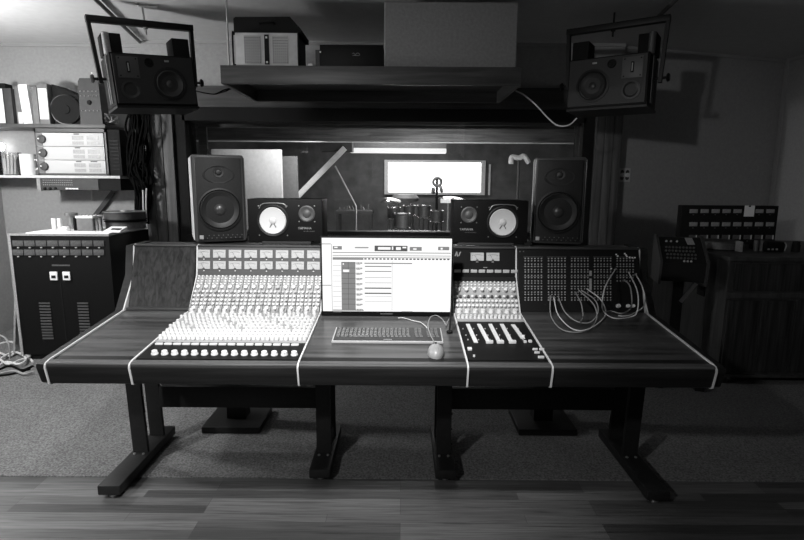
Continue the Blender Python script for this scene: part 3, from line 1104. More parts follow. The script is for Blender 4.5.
vs, fs = ellip(.034, .054, .036)
MB().add(vs, fs).build('mouse_shell', MOUSE, ms, angle=80)
MB().cyl((-.004, .028, .029), (.004, .028, .029), .009, n=14).build('scroll_wheel', MATTE, ms)
top = deskpt(434, 347.5, .024)
MB().tube([top, deskpt(429.5, 340, .034), deskpt(428, 331, .035), deskpt(431, 325, .04), deskpt(437, 323, .036), deskpt(443, 325.5, .026), deskpt(446, 327, .006), deskpt(447.5, 323, .004), deskpt(449, 319.8, .004)], .0022, n=6).build('mouse_cable', CABLE_GREY, None, label='thin grey cable looping from the mouse over the keyboard end', cat='cable')
MB().tube([deskpt(398, 319.2, .006), deskpt(404, 318.8, .004), deskpt(412, 321.2, .004), deskpt(420, 323, .004), deskpt(425, 326.5, .004), deskpt(427.5, 329.3, .0045)], .0022, n=6).build('keyboard_cable', CABLE_PALE, None, label='pale cable running from under the display to the keyboard', cat='cable')
pq = deskpt(449.5, 333, .003)
pen = thing('antenna_stand', 'slim dark upright stick standing at the display corner', 'antenna', pq)
MB().lathe([(0, 0), (.014, 0), (.014, .006), (.004, .012), (0, .012)], pq, n=14).build('stick_base', MATTE, pen)
MB().cyl(pq + Vector((0, 0, .01)), pq + Vector((.008, .012, .14)), .004, n=8).build('stick', METAL_BLACK, pen)


# ------------------------------------------------------------------ loudspeakers on the bridge
def studio_monitor(x0, x1, toe, label):
    cx = (x0 + x1) / 2
    W, Hh, D = .258, .452, .30
    s = thing('studio_monitor', label, 'speaker', (cx, 2.82, 1.0955), (0, 0, toe), local=True)
    b = MB()
    b.box((0, D / 2 + .01, Hh / 2), (W, D, Hh), bev=.014, seg=3)
    b.build('cabinet', VENEER, s)
    # baffle slab
    f = MB()
    f.box((0, .006, Hh / 2), (W - .03, .02, Hh - .03), bev=.006)
    f.build('baffle', MONITOR, s)
    y = -.004
    wz = .170
    MB().lathe([(.112, 0), (.112, .006), (.104, .008), (.098, .002)], (0, y, wz), (0, -1, 0), 40).build('woofer_frame', METAL_BLACK, s)
    MB().lathe([(.099, .004), (.094, .010), (.086, .004), (.036, -.022), (.0, -.022)], (0, y - .004, wz), (0, -1, 0), 40).build('woofer_cone', CONE, s)
    MB().lathe([(.036, -.016), (.03, -.004), (.018, .004), (0, .007)], (0, y - .006, wz), (0, -1, 0), 24).build('dust_cap', DOME, s)
    # horn: elliptical dished rim
    wv, wf = [], []
    n = 36
    for r, h in ((1.0, .0), (.97, .0008), (.88, .0002), (.5, -.0018), (.28, -.003)):
        for j in range(n):
            a = 2 * PI * j / n
            wv.append((r * .080 * math.cos(a), y - h, .350 + r * .046 * math.sin(a)))
    for i in range(4):
        for j in range(n):
            wf.append([i * n + j, i * n + (j + 1) % n, (i + 1) * n + (j + 1) % n, (i + 1) * n + j])
    MB().add(wv, wf).build('horn', MONITOR, s)
    t = MB().lathe([(.028, -.004), (.026, .004), (.016, .003), (.012, .01), (0, .013)], (0, y, .362), (0, -1, 0), 20).build('tweeter', CONE, s)
    p = MB().box((-.098, y - .001, .028), (.02, .004, .02), bev=.002).build('badge', METER_GREY, s)
    for sx in (-1, 1):
        MB().span(sx * (W / 2 + .0005), sx * (W / 2 + .005), .02, D, .012, Hh - .012, bev=.002).build('side_panel', OFFWHITE if sx < 0 else VENEER, s)  # pale on one side only: light falling on it put into the colour
    m = MB()
    for r in range(2):
        for j in range(8):
            m.lathe([(.0032, 0), (.0026, .003), (0, .003)], (-.07 + j * .0235 + (0.01 if r else 0), y, .022 + r * .014), (0, -1, 0), 8)
    m.build('control_dots', METER_DIM, s)
    return s


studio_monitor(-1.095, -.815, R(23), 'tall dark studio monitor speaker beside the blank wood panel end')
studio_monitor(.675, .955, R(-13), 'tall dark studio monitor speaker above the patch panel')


def small_monitor(x0, mirror, label):
    W, Hh, D = .382, .215, .185
    cx = x0 + W / 2
    s = thing('bookshelf_speaker', label, 'speaker', (cx, 2.752, 1.1095), local=True)
    k = -1 if mirror else 1
    MB().box((0, D / 2, Hh / 2), (W, D, Hh), bev=.004).build('cabinet', BLACK, s)
    wx, wz = -.062 * k, .105
    MB().lathe([(.082, 0), (.082, .004), (.078, .006), (.068, .003)], (wx, 0, wz), (0, -1, 0), 40).build('woofer_frame', METAL_BLACK, s)
    MB().lathe([(.069, .002), (.066, .007), (.060, .005), (.019, .0015), (0, .0015)], (wx, -.002, wz), (0, -1, 0), 40).build('woofer_cone', WHITE_CONE, s)
    MB().lathe([(.020, -.003), (.016, .005), (.008, .009), (0, .0105)], (wx, -.003, wz), (0, -1, 0), 24).build('dust_cap', WHITE_CONE, s)
    m = MB()
    for dx in (-.012, .012):
        m.tube([(wx + dx * .5, -.006, wz - .018), (wx + dx, -.0065, wz - .026), (wx + dx * 1.3, -.0065, wz - .034)], .002, n=6)
    m.build('lead_wires', DARKGREY, s)
    m = MB()
    rr = .098
    m.tube([(wx - .07, -.002, wz + .062), (wx - .045, -.003, wz + .088), (wx + .052, -.003, wz + .088), (wx + .07, -.002, wz + .066)], .0022, n=6, k=3)
    m.build('guard_wire', STEEL, s)
    tx, tz = .112 * k, .142
    MB().lathe([(.042, 0), (.042, .004), (.036, .007), (.022, .003), (.016, .008), (0, .010)], (tx, 0, tz), (0, -1, 0), 30).build('tweeter', PANEL_MID, s)
    for ax in (-.04, .04):
        for az in (-.04, .04):
            MB().lathe([(.0035, 0), (.003, .003), (0, .003)], (tx + ax, 0, tz + az), (0, -1, 0), 8).build('screw', STEEL, s)
    for ax in (-.072, .072):
        for az in (-.075, .075):
            MB().lathe([(.0035, 0), (.003, .003), (0, .003)], (wx + ax, 0, wz + az), (0, -1, 0), 8).build('screw', STEEL, s)
    text_mesh('brand_lettering', 'YAMAHA', .017, METER_GREY, s, (tx - .012 * k if not mirror else tx - .012, -.001, .062), (PI / 2, 0, 0))
    text_mesh('model_lettering', 'NS-10M STUDIO', .008, METER_DIM, s, (tx + .01, -.001, .049), (PI / 2, 0, 0))
    # pad under the box
    pd = MB().span(cx - W / 2 + .07 * (1 if not mirror else .4), cx + W / 2 - (.07 if mirror else .06), 2.748, 2.90, 1.0948, 1.1087, bev=.003)
    pd.build('speaker_pad', RUBBER, None, label='thin black foam pad under the white coned speaker ' + ('next to the master section' if mirror else 'next to the channel bank'), cat='pad')
    return s


small_monitor(-.792, False, 'small black speaker with white cone on the bridge above the channel bank')
small_monitor(.262, True, 'small black speaker with white cone on the bridge above the master section')


def stand(cx, label):
    s = thing('speaker_stand', label, 'speaker stand', (cx, 2.99, 0))
    MB().span(cx - .165, cx + .165, 2.83, 3.13, .0065, .045, bev=.008).build('base_plate', METAL_BLACK, s)
    MB().span(cx - .055, cx + .055, 2.945, 3.035, .045, 1.057).build('column', METAL_BLACK, s)
    MB().span(cx - .12, cx + .12, 2.915, 3.10, 1.057, 1.0945).build('top_plate', METAL_BLACK, s)


stand(-.96, 'black speaker stand with square base plate under the channel bank end')
stand(.83, 'black speaker stand with square base plate under the patch panel end')
MB().tube([(-1.05, 2.78, .34), (-1.07, 2.78, .25), (-1.04, 2.79, .215), (-1.0, 2.79, .24), (-1.0, 2.8, .33)], .006).build('loose_cable', CABLE_PALE, None, label='pale cable loop hanging below the stretcher bar by the speaker stand', cat='cable')
m = MB()
for i in range(5):
    x = -1.2 + .05 * i
    m.tube([(x, 2.80, .43 + .006 * i), (x + .12, 2.83, .395 + .01 * i), (x + .26, 2.80, .43), (x + .35, 2.82, .42)], .005)
m.build('cable_bundle', CABLE_PALE, None, label='bundle of pale cables slung under the desk above the stretcher bar', cat='cables')
m = MB()
for i in range(4):
    x = .75 + .06 * i
    m.tube([(x - .1, 2.80, .43), (x, 2.83, .385 + .008 * i), (x + .16, 2.80, .40), (x + .3, 2.82, .45)], .006)
m.build('cable_bundle', CABLE_GREY, None, label='bundle of grey cables under the desk by the patch panel end', cat='cables')

# ------------------------------------------------------------------ patch cables
PC = [((549.2, 297), (551, 318), (563, 332), (585, 333), (596, 322), (594, 305), (577.5, 291)),
      ((552.5, 297.5), (558, 318), (573, 332.5), (590, 331.5), (605, 318), (601, 300), (585.5, 289.6)),
      ((557, 297.2), (565, 312), (577, 326), (590, 326.5), (598, 312), (595, 300), (580, 291)),
      ((574.5, 293.5), (581, 303), (583, 315), (582, 324), (579, 328)),
      ((614, 270), (606, 285), (602.5, 300), (603, 318), (613, 325), (628, 324), (637, 312), (637.5, 292), (627, 273)),
      ((622.5, 281), (630, 286), (632, 302), (629, 317), (621, 321.5), (610, 319), (604, 312)),
      ((634, 275), (642, 286), (645, 300), (641, 317), (630, 324), (622, 325.5), (617, 325))]
PL = ['patch cable whose plug sits lowest nearest the master section', 'patch cable second from the master section, pale and sagging onto the desk', 'patch cable third from the master section sagging onto the desk',
      'short patch cable hanging straight down from the middle jack group', 'long patch cable swinging wide around the end jack group', 'patch cable curling inside the loop by the end jack group', 'patch cable plugged closest to the patch panel end strip']
for i, pts in enumerate(PC):
    P = []
    for j, (x, y) in enumerate(pts):
        t = j / (len(pts) - 1)
        first, last = j == 0, j == len(pts) - 1
        if first or (last and i not in (3, 5, 6)):
            P.append(onp(x, y, .02))
        else:
            # hang in front of the panel, come down on the desk
            q = onp(x, min(y, 308), .02)
            bulge = .05 + .06 * math.sin(PI * t) + .02 * i
            Yq = q.y - bulge
            if y > 316:
                g = deskpt(x, y, .009 + .0062 * i)
                P.append(g)
            else:
                p = at(x, y, Yq)
                P.append(p)
    c = thing('patch_cable', PL[i], 'cable', P[0], group='patch cables in the jack field')
    MB().tube(P, .0028, n=7).build('cable_cord', CABLE_PALE if i in (1, 4, 6) else CABLE_GREY, c)
    MB().cyl(onp(*pts[0], .0062), onp(*pts[0], .026), .0042, n=8).build('plug', STEEL, c)

# ------------------------------------------------------------------ hanging shelf over the window
SY0, SY1 = 3.6, 4.4
sl_ = at(220, 65, SY0); sr_ = at(522, 65, SY0); sb_ = at(300, 84, SY0)
sx0, sx1, stz, sbz = sl_.x, sr_.x, sl_.z, sb_.z
sh = thing('hanging_shelf', 'deep wood shelf hung from the ceiling over the window', 'shelf', ((sx0 + sx1) / 2, 4.0, sbz))
MB().span(sx0, sx1, SY0, SY0 + .03, sbz, stz, bev=.003).build('shelf_fascia', SHELFWOOD, sh)
MB().span(sx0, sx0 + .025, SY0 + .03, SY1, sbz, stz).build('shelf_side', SHELFWOOD, sh)
MB().span(sx1 - .025, sx1, SY0 + .03, SY1, sbz, stz).build('shelf_side', SHELFWOOD, sh)
MB().span(sx0 + .025, sx1 - .025, SY0 + .03, SY1, stz - .03, stz - .002).build('shelf_board', HEADWOOD, sh)
MB().span(sx0 + .025, sx1 - .025, SY1 - .03, SY1, sbz, stz - .03).build('shelf_back', HEADWOOD, sh)
rx = at(228, 40, 3.66).x
MB().cyl((rx, 3.66, stz - .01), (rx, 3.66, CEIL), .006, n=8).build('hanger_rod', STEEL, sh)
MB().cyl((sx1 - .04, 4.3, stz - .01), (sx1 - .04, 4.3, CEIL), .006, n=8).build('hanger_rod', STEEL, sh)
MB().cyl((sx0 + .04, 4.3, stz - .01), (sx0 + .04, 4.3, CEIL), .006, n=8).build('hanger_rod', STEEL, sh)
TOP = stz + .001
# pale rack amplifier
AY = 3.70
a, b = at(236, 62, AY), at(298, 33, AY)
az0, az1 = TOP + .012, b.z
am = thing('power_amplifier', 'pale rack amplifier with perforated grilles on the hanging shelf', 'amplifier', ((a.x + b.x) / 2, AY + .15, TOP))
MB().span(a.x, b.x, AY, AY + .008, az0, az1, bev=.002).build('face_plate', OFFWHITE, am)
MB().span(a.x + .005, b.x - .005, AY + .0085, AY + .3, az0, az1 - .003).build('case', BLACK, am)
fxw = b.x - a.x
for x0, x1 in ((a.x + fxw * .14, a.x + fxw * .41), (a.x + fxw * .59, a.x + fxw * .84)):
    MB().span(x0, x1, AY - .003, AY - .0002, az0 + .018, az1 - .018).build('grille', METER_FACE, am)
    m = MB()
    for i in range(8):
        for j in range(10):
            m.span(x0 + (x1 - x0) * (i + .3) / 8, x0 + (x1 - x0) * (i + .7) / 8, AY - .0036, AY - .0031, az0 + .022 + (az1 - az0 - .048) * (j) / 9.6, az0 + .022 + (az1 - az0 - .048) * (j + .5) / 9.6)
    m.build('grille_perforation', DARKGREY, am)
MB().span(a.x + fxw * .465, a.x + fxw * .535, AY - .006, AY - .0002, az0 + .012, az1 - .012).build('center_strip', MATTE, am)
m = MB()
for z in (az0 + .026, az1 - .03):
    m.span(a.x + fxw * .485, a.x + fxw * .515, AY - .009, AY - .0062, z - .006, z + .006)
m.build('power_switch', WHITE, am)
for x in (a.x - .006, b.x + .006):
    m = MB()
    m.tube([(x, AY + .004, az0 + .01), (x, AY - .03, az0 + .014), (x, AY - .03, az1 - .014), (x, AY + .004, az1 - .01)], .006, k=4)
    m.build('rack_handle', BLACK, am)
for x in (a.x + .03, b.x - .03):
    MB().lathe([(0, 0), (.012, 0), (.012, .0115), (0, .0115)], (x, AY + .05, TOP), n=12).lathe([(0, 0), (.012, 0), (.012, .0115), (0, .0115)], (x, AY + .25, TOP), n=12).build('foot', RUBBER, am)
# soft dark case on top of the amplifier
c0, c1 = at(233, 33, AY), at(300, 18, AY)
bz_ = az1 + .001
m = MB()
m.prism([(c0.x, bz_), (c1.x, bz_), (c1.x, bz_ + .03), (c1.x - .07, bz_ + .105), (c0.x + .012, bz_ + .10), (c0.x, bz_ + .09)], (0, AY + .02, 0), (0, AY + .32, 0), (1, 0, 0), (0, 0, 1))
cc = thing('equipment_case', 'black equipment case lying on top of the pale amplifier', 'case', ((c0.x + c1.x) / 2, AY + .17, bz_))
m.build('case_body', MATTE, cc)
MB().tube([((c0.x + c1.x) / 2 - .05, AY + .019, bz_ + .06), ((c0.x + c1.x) / 2 - .04, AY - .004, bz_ + .062), ((c0.x + c1.x) / 2 + .04, AY - .004, bz_ + .062), ((c0.x + c1.x) / 2 + .05, AY + .019, bz_ + .06)], .006, k=4).build('case_handle', BLACK, cc)
# black receiver
r0, r1 = at(320, 65, 3.68), at(386, 45, 3.68)
rc = thing('receiver', 'low black receiver box between the amplifier and the grey panel', 'receiver', ((r0.x + r1.x) / 2, 3.85, TOP))
MB().span(r0.x, at(384, 66, 3.66).x - .006, 3.68, 4.02, TOP + .008, r1.z, bev=.003).build('case', BLACK, rc)
for x in (r0.x + .04, r1.x - .03):
    MB().span(x - .012, x + .012, 3.72, 3.98, TOP, TOP + .0085).build('foot', RUBBER, rc)
q = at(356.5, 54.5, 3.68)
m = MB()
m.tube([(q.x - .028, 3.678, q.z + .004), (q.x - .018, 3.678, q.z + .009), (q.x - .008, 3.678, q.z - .002), (q.x + .002, 3.678, q.z + .008), (q.x + .016, 3.678, q.z + .006), (q.x + .018, 3.678, q.z - .006), (q.x - .026, 3.678, q.z - .006)], .0014, n=5, k=4)
m.build('emblem', METER_GREY, rc)
q = at(318.5, 52, 3.68)
m = MB(); m.span(r0.x - .03, r0.x - .003, 3.69, 3.9, TOP, r1.z - .03); m.build('small_box', DARKGREY, None, label='small dark box squeezed beside the receiver with a tiny lamp', cat='box')
MB().lathe([(.006, 0), (.005, .004), (0, .005)], (r0.x + .004, 3.678, q.z), (0, -1, 0), 10).build('status_lamp', WHITE, rc)
q = at(310, 62.5, 3.64)
MB().box((q.x, 3.65, TOP + .011), (.03, .02, .02), bev=.006).build('plug_adapter', WHITE, None, label='tiny white plug lying on the shelf edge beside the amplifier', cat='plug')
# big cloth-wrapped panel
g0, g1 = at(384, 66, 3.66), at(519, 2, 3.66)
m = MB()
nx, nz = 14, 8
for dy, s in ((0, -1), (.22, 1)):
    pass
m.box(((g0.x + g1.x) / 2, 3.77, (TOP + g1.z) / 2 + .001), (g1.x - g0.x, .22, g1.z - TOP - .002), bev=.016, seg=3)
gp = m.build('cloth_wrapped_panel', FABRIC, None, label='large grey cloth covered panel standing on the hanging shelf', cat='acoustic panel')
# cable to the speaker
MB().tube([at(516, 91, 4.3), at(524, 95, 4.15), at(536, 105, 4.0), at(548, 118, 3.9), at(558, 125.5, 3.85), at(569, 125, 3.8), at(577, 118, 3.78)], .005).build('hanging_wire', CABLE_PALE, None, label='pale cable drooping from the shelf to the hanging speaker', cat='cable')
MB().tube([at(196, 91, 4.4), at(205, 93, 4.4), at(215, 94, 4.4), at(224, 90, 4.35), at(236, 86.5, 4.3)], .005).tube([at(216, 94, 4.42), at(226, 91, 4.4), at(233, 87, 4.35)], .005).build('hanging_wire', CABLE_DARK, None, label='dark cable running from the shelf corner along the board', cat='cable')


# ------------------------------------------------------------------ hanging speakers
def hung(px_c, py_c, Y, ang, mirror, label, pipe):
    c = at(px_c, py_c, Y)
    W, D, Hh = .535, .34, .338
    s = thing('hanging_speaker', label, 'speaker', (c.x, Y, c.z - Hh / 2), (R(-1.5), R(-4) if not mirror else 0, ang), local=True)
    k = -1 if mirror else 1
    # local: front at y=0 facing -y
    MB().span(-W / 2, W / 2, .012, D, 0, Hh, bev=.008).build('cabinet', BLACK, s)
    MB().span(-W / 2 + .012, W / 2 - .012, -.002, .0125, .012, Hh - .012).build('baffle', HUNG, s)
    wx = .09 * k
    MB().lathe([(.112, 0), (.112, .006), (.098, .008), (.09, .003)], (wx, -.002, .145), (0, -1, 0), 36).build('woofer_frame', METAL_BLACK, s)
    MB().lathe([(.092, .004), (.084, .009), (.076, .004), (.03, -.01), (0, -.01)], (wx, -.005, .145), (0, -1, 0), 36).build('woofer_cone', CONE, s)
    MB().lathe([(.03, -.008), (.018, .002), (0, .005)], (wx, -.006, .145), (0, -1, 0), 20).build('dust_cap', DOME, s)
    mx = -.165 * k
    MB().lathe([(.062, 0), (.062, .005), (.05, .006), (.044, .002), (.016, -.006), (0, -.004)], (mx, -.002, .098), (0, -1, 0), 30).build('midrange_cone', CONE, s)
    pl_ = MB().span(mx - .066, mx + .066, -.006, -.0021, .175, .312, bev=.001)
    pl_.build('tweeter_plate', PANEL_MID, s)
    MB().box((mx, -.008, .244), (.02, .006, .07), bev=.0028).build('tweeter_slot', MATTE, s)
    MB().box((mx, -.0115, .244), (.007, .004, .052), bev=.0015).build('ribbon', METER_FACE, s)
    for ax in (-.052, .052):
        for z in (.188, .299):
            MB().lathe([(.005, 0), (.004, .003), (0, .003)], (mx + ax, -.006, z), (0, -1, 0), 8).build('screw', MATTE, s)
    MB().lathe([(.03, 0), (.028, .003), (.024, .002), (.024, -.001), (0, -.001)], (-.03 * k, -.003, .28), (0, -1, 0), 24).build('port', MATTE, s)
    MB().box((.085 * k, -.004, .296), (.03, .003, .012), bev=.001).build('badge', METER_GREY, s)
    # cradle: frame below and behind
    MB().span(-W / 2 + .002, W / 2 + .004, .004, D + .01, -.018, -.002).build('cradle_base', METAL_BLACK, s)
    # tilt blocks on top
    for x in (-W / 2 + .045, W / 2 - .045):
        MB().span(x - .055, x + .06, .10, .26, Hh + .001, Hh + .14, bev=.004).build('clamp_block', MATTE, s)
    ox = -W / 2 * k
    MB().cyl((ox + .004 * k, .06, Hh - .01), (ox + .004 * k, .06, Hh + .13), .022, n=14).build('clamp_tube', METER_GREY if not mirror else PANEL_MID, s)
    m = MB()
    for dz in (.1, .16):
        m.span(ox - .008 * k, ox - .001 * k, dz, dz + .014, .02, Hh)
    m.build('side_rail', METER_GREY if not mirror else METER_DIM, s)
    # yoke
    yw = W / 2 + .065
    top = Hh + .215
    tz = .02
    for sx in (-1, 1):
        m = MB()
        A, B = Vector((sx * (yw - .02), .17, .16)), Vector((sx * (yw + .0), .17, top))
        m.prism([(-.012, -.02), (.012, -.02), (.012, .02), (-.012, .02)], A, B, (1, 0, 0), (0, 1, 0))
        m.build('yoke_arm', METAL_BLACK, s)
        m = MB()
        m.cyl((sx * (W / 2 - .002), .17, .19), (sx * (yw + .03), .17, .19), .009, n=10)
        m.lathe([(0, 0), (.022, 0), (.03, .008), (.022, .02), (0, .02)], (sx * (yw + .02), .17, .19), (sx, 0, 0), 14)
        m.build('pivot_knob', METAL_BLACK, s)
    MB().span(-yw - .014, yw + .014, .145, .195, top - .001, top + .04, bev=.003).build('yoke_bar', METAL_BLACK, s)
    m = MB()
    m.cyl((.02 * k, .17, top - .05), (.02 * k, .17, CEIL - c.z + Hh / 2 + .004), .007, n=8)
    m.lathe([(0, 0), (.016, 0), (.016, .012), (0, .012)], (.02 * k, .17, top - .014), n=6)
    m.build('hanger_rod', STEEL if not mirror else METAL_BLACK, s)
    return s


hung(158, 80, 3.85, R(37), False, 'black three-way speaker hanging in a yoke over the shelves', 0)
hung(606, 81, 3.85, R(-34), True, 'black three-way speaker hanging in a yoke beside the bare wall', 0)
# ceiling conduits
for pa, pb, lab in (((96, 0), (144, 46), 'grey conduit on the ceiling above the speaker over the shelves'), ((684, -8), (655, 20), 'dark conduit on the ceiling above the speaker by the bare wall')):
    A, B = atz(*pa, CEIL - .022), atz(*pb, CEIL - .022)
    A = A + (A - B) * .15
    if B.y > 4.84:
        B = A + (B - A) * ((4.84 - A.y) / (B.y - A.y))
    MB().cyl(A, B, .014, n=12).build('ceiling_conduit', PANEL_MID, None, label=lab, cat='conduit')
# wire hook on the ceiling
A = atz(139, 5, CEIL - .012)
m = MB()
m.tube([(A.x, A.y, CEIL - .001), (A.x, A.y, CEIL - .02), (A.x + .12, A.y + .01, CEIL - .02)], .006, k=3)
m.build('ceiling_hook', STEEL, None, label='thin wire hook under the pale ceiling above the shelf speaker', cat='hook')

# ------------------------------------------------------------------ wall shelves
SHF = 4.70
u0, u1 = at(0, 126, SHF), at(105, 126, SHF)
l0, l1 = at(0, 178, SHF), at(120, 178, SHF)
UZ, LZ = at(60, 124, SHF).z, at(60, 175.5, SHF).z
XW = XL + .004
us = thing('wall_shelf', 'upper wall shelf holding boxes and a tape reel', 'shelf', ((XW + u1.x) / 2, 4.85, UZ - .03))
MB().span(XW, u1.x, SHF, LY - .003, UZ - .03, UZ, bev=.002).build('shelf_board', PANEL_MID, us)
ls = thing('wall_shelf', 'lower wall shelf holding jars and the pale rack units', 'shelf', ((XW + l1.x) / 2, 4.85, LZ - .022))
MB().span(XW, l1.x, SHF, LY - .003, LZ - .022, LZ, bev=.002).build('shelf_board', OFFWHITE, ls)


def book(name, px0, px1, py_top, z, depth, mat, label, cat, lean=0.0, y0=None, spine=None, group=None, py_ref=110):
    y0 = SHF + .02 if y0 is None else y0
    A, B = at(px0, py_ref, y0), at(px1, py_ref, y0)
    h = at(px0, py_top, y0).z - z - .001
    w = B.x - A.x
    t = thing(name, label, cat, ((A.x + B.x) / 2, y0, z + .001 + max(0, w * math.sin(abs(lean)) / 2)), (0, lean, 0), group=group, local=True)
    MB().span(-w / 2, w / 2, 0, depth, 0, h, bev=.002).build('box_body', mat, t)
    if spine:
        MB().span(-w / 2 + .006, w / 2 - .006, -.0015, 0, h * spine[0], h * spine[1]).build('spine_label', PAPER, t)
    return t


book('tape_box', -3, 5, 88, UZ, .26, DARKGREY, 'tape box with a pale spine at the wall end of the upper shelf', 'tape box', spine=(.02, .98), group='boxes on the upper shelf')
book('tape_box', 5.4, 12.8, 88, UZ, .26, DARKGREY, 'dark grey tape box next to the wall end one', 'tape box', group='boxes on the upper shelf')
book('tape_box', 16.2, 21.0, 86, UZ, .24, MID, 'slim mid grey tape box against the white binder', 'tape box', group='boxes on the upper shelf', y0=SHF + .06)
book('tape_box', 17.5, 21.8, 112, UZ, .03, OFFWHITE, 'little pale box in front of the slim grey one', 'tape box', group='boxes on the upper shelf')
book('ring_binder', 22.4, 31.3, 84.5, UZ, .26, PAPER, 'white binder leaning slightly on the upper shelf', 'binder', lean=R(-3.5), group='boxes on the upper shelf')
book('tape_box', 32.8, 38.4, 87, UZ, .25, MID, 'grey tape box with a dark patch right after the white binder', 'tape box', group='boxes on the upper shelf')
book('tape_box', 39, 49, 83.5, UZ, .26, MID, 'grey tape box with a large white spine label', 'tape box', spine=(.12, .88), group='boxes on the upper shelf')
q = at(36, 95, SHF + .02)
# black sloping box behind the reel
A, B = at(53.5, 110, SHF + .07), at(79, 110, SHF + .07)
hh = at(49, 84, SHF + .07).z - UZ
m = MB(); m.prism([(A.x, UZ + .001), (B.x, UZ + .001), (B.x, UZ + hh * .72), (A.x, UZ + hh)], (0, SHF + .075, 0), (0, SHF + .28, 0), (1, 0, 0), (0, 0, 1))
m.build('sloping_box', MATTE, None, label='black box with a sloping top behind the standing tape reel', cat='box')
q = at(62.6, 109, SHF + .02); rr = q.z - UZ - .002
tr_ = thing('tape_reel', 'dark tape reel standing on edge on the upper shelf', 'tape reel', (q.x, SHF + .03, UZ))
MB().lathe([(.02, 0), (rr, 0), (rr, .004), (.02, .004)], (q.x, SHF + .062, UZ + rr + .001), (.12, -1, 0), 36).build('reel_flange', METER_DIM, tr_)
MB().lathe([(0, 0), (rr * .84, 0), (rr * .84, .014), (0, .014)], (q.x, SHF + .058, UZ + rr + .001), (.12, -1, 0), 36).build('tape_pack', DARKGREY, tr_)
MB().lathe([(rr * .3, 0), (rr * .96, 0), (rr * .96, .003), (rr * .3, .003)], (q.x + .012, SHF + .044, UZ + rr + .001), (.12, -1, 0), 36).build('reel_flange', MATTE, tr_)
MB().lathe([(0, 0), (rr * .3, 0), (rr * .28, .012), (0, .012)], (q.x + .012, SHF + .046, UZ + rr + .001), (.12, -1, 0), 20).build('reel_hub', MATTE, tr_)
# handheld-like device with knobs
A, B = at(79.5, 110, SHF + .04), at(100, 110, SHF + .04)
hh = at(90, 78, SHF + .04).z - UZ
dv = thing('control_box', 'grey upright control box with dials and a stub antenna beside the reel', 'control box', ((A.x + B.x) / 2, SHF + .1, UZ))
m = MB()
w = B.x - A.x
m.prism([(A.x - .004, UZ + .001), (B.x + .012, UZ + .001), (B.x, UZ + hh * .93), (B.x - .02, UZ + hh), (A.x + .02, UZ + hh), (A.x + .004, UZ + hh * .93)], (0, SHF + .045, 0), (0, SHF + .16, 0), (1, 0, 0), (0, 0, 1))
m.build('box_body', DARKGREY, dv)
m = MB()
yy = SHF + .045
for i in range(5):
    for z, r in ((.72, .006), (.62, .005), (.3, .005)):
        m.lathe([(r, 0), (r * .8, .008), (0, .009)], (A.x + .02 + i * (w - .03) / 4.3, yy, UZ + hh * z), (0, -1, 0), 8)
m.build('small_dial', METER_GREY, dv)
m = MB(); m.lathe([(.02, 0), (.017, .012), (0, .014)], ((A.x + B.x) / 2, yy, UZ + hh * .48), (0, -1, 0), 16); m.build('dial', MATTE, dv)
MB().cyl((A.x + w * .62, SHF + .09, UZ + hh), (A.x + w * .6, SHF + .09, UZ + hh + .055), .007, n=8).build('antenna', PAPER, dv)
q = at(3, 78, SHF + .15)
MB().box((q.x + .01, SHF + .16, at(5, 88, SHF + .02).z + .0285), (.05, .1, .055), bev=.01).build('dark_pouch', MATTE, None, label='dark pouch lying on top of the boxes at the wall end', cat='pouch')
# coil of wires at the end of the upper shelf
random.seed(3)
m = MB()
q = at(111, 117, SHF + .1)
B = at(100, 110, SHF + .04)
for i in range(9):
    cx = q.x + random.uniform(-.07, .0)
    pts = []
    r = random.uniform(.035, .075)
    ph = random.uniform(0, 6)
    for k in range(7):
        a = ph + k * 1.05
        pts.append((min(max(cx + r * math.cos(a), B.x + .02), u1.x + .05), SHF + .12 + .05 * math.sin(a * 1.3 + i), UZ + .012 + .04 * (1 + math.sin(a)) * .8 + .003 * i))
    m.tube(pts, .0045, n=5)
m.build('wire_coil', CABLE_GREY, None, label='tangled coil of thin wires at the end of the upper shelf', cat='wires')

# lower shelf
q0, q1 = at(1, 175, SHF + .12), at(21, 175, SHF + .12)
zt = at(10, 152, SHF + .04).z
jx, jr = (q0.x + q1.x) / 2, (q1.x - q0.x) / 2
jr_ = thing('glass_jar', 'wide clear jar full of pale sticks on the lower shelf', 'jar', (jx, SHF + .13, LZ))
MB().lathe([(0, 0), (jr, 0), (jr, zt - LZ), (jr * .96, zt - LZ), (jr * .96, .006), (0, .006)], (jx, SHF + .13, LZ + .001), n=28).build('jar_glass', CLEAR, jr_)
m = MB()
for i in range(14):
    a = 2 * PI * i / 14
    m.cyl((jx + jr * .6 * math.cos(a), SHF + .13 + jr * .6 * math.sin(a), LZ + .009), (jx + jr * .72 * math.cos(a + .2), SHF + .13 + jr * .72 * math.sin(a + .2), LZ + (zt - LZ) * (.82 + .1 * math.sin(i * 2.3))), .011, n=6)
m.build('pale_sticks', OFFWHITE, jr_)
q0, q1 = at(22.4, 175, SHF + .09), at(36.5, 175, SHF + .09)
zt = at(29, 154, SHF + .04).z
jx, jr = (q0.x + q1.x) / 2, (q1.x - q0.x) / 2
mg = thing('white_mug', 'plain white mug beside the clear jar on the lower shelf', 'mug', (jx, SHF + .09, LZ))
MB().lathe([(0, 0), (jr * .92, 0), (jr, .01), (jr, zt - LZ), (jr * .93, zt - LZ), (jr * .9, .012), (0, .012)], (jx, SHF + .09, LZ + .001), n=28).build('mug_body', PAPER, mg)
m = MB(); zc = LZ + (zt - LZ) * .5
m.tube([(jx + jr * .98, SHF + .09, zc + .045), (jx + jr * 1.35, SHF + .09, zc + .035), (jx + jr * 1.4, SHF + .09, zc - .02), (jx + jr * .98, SHF + .09, zc - .045)], .006)
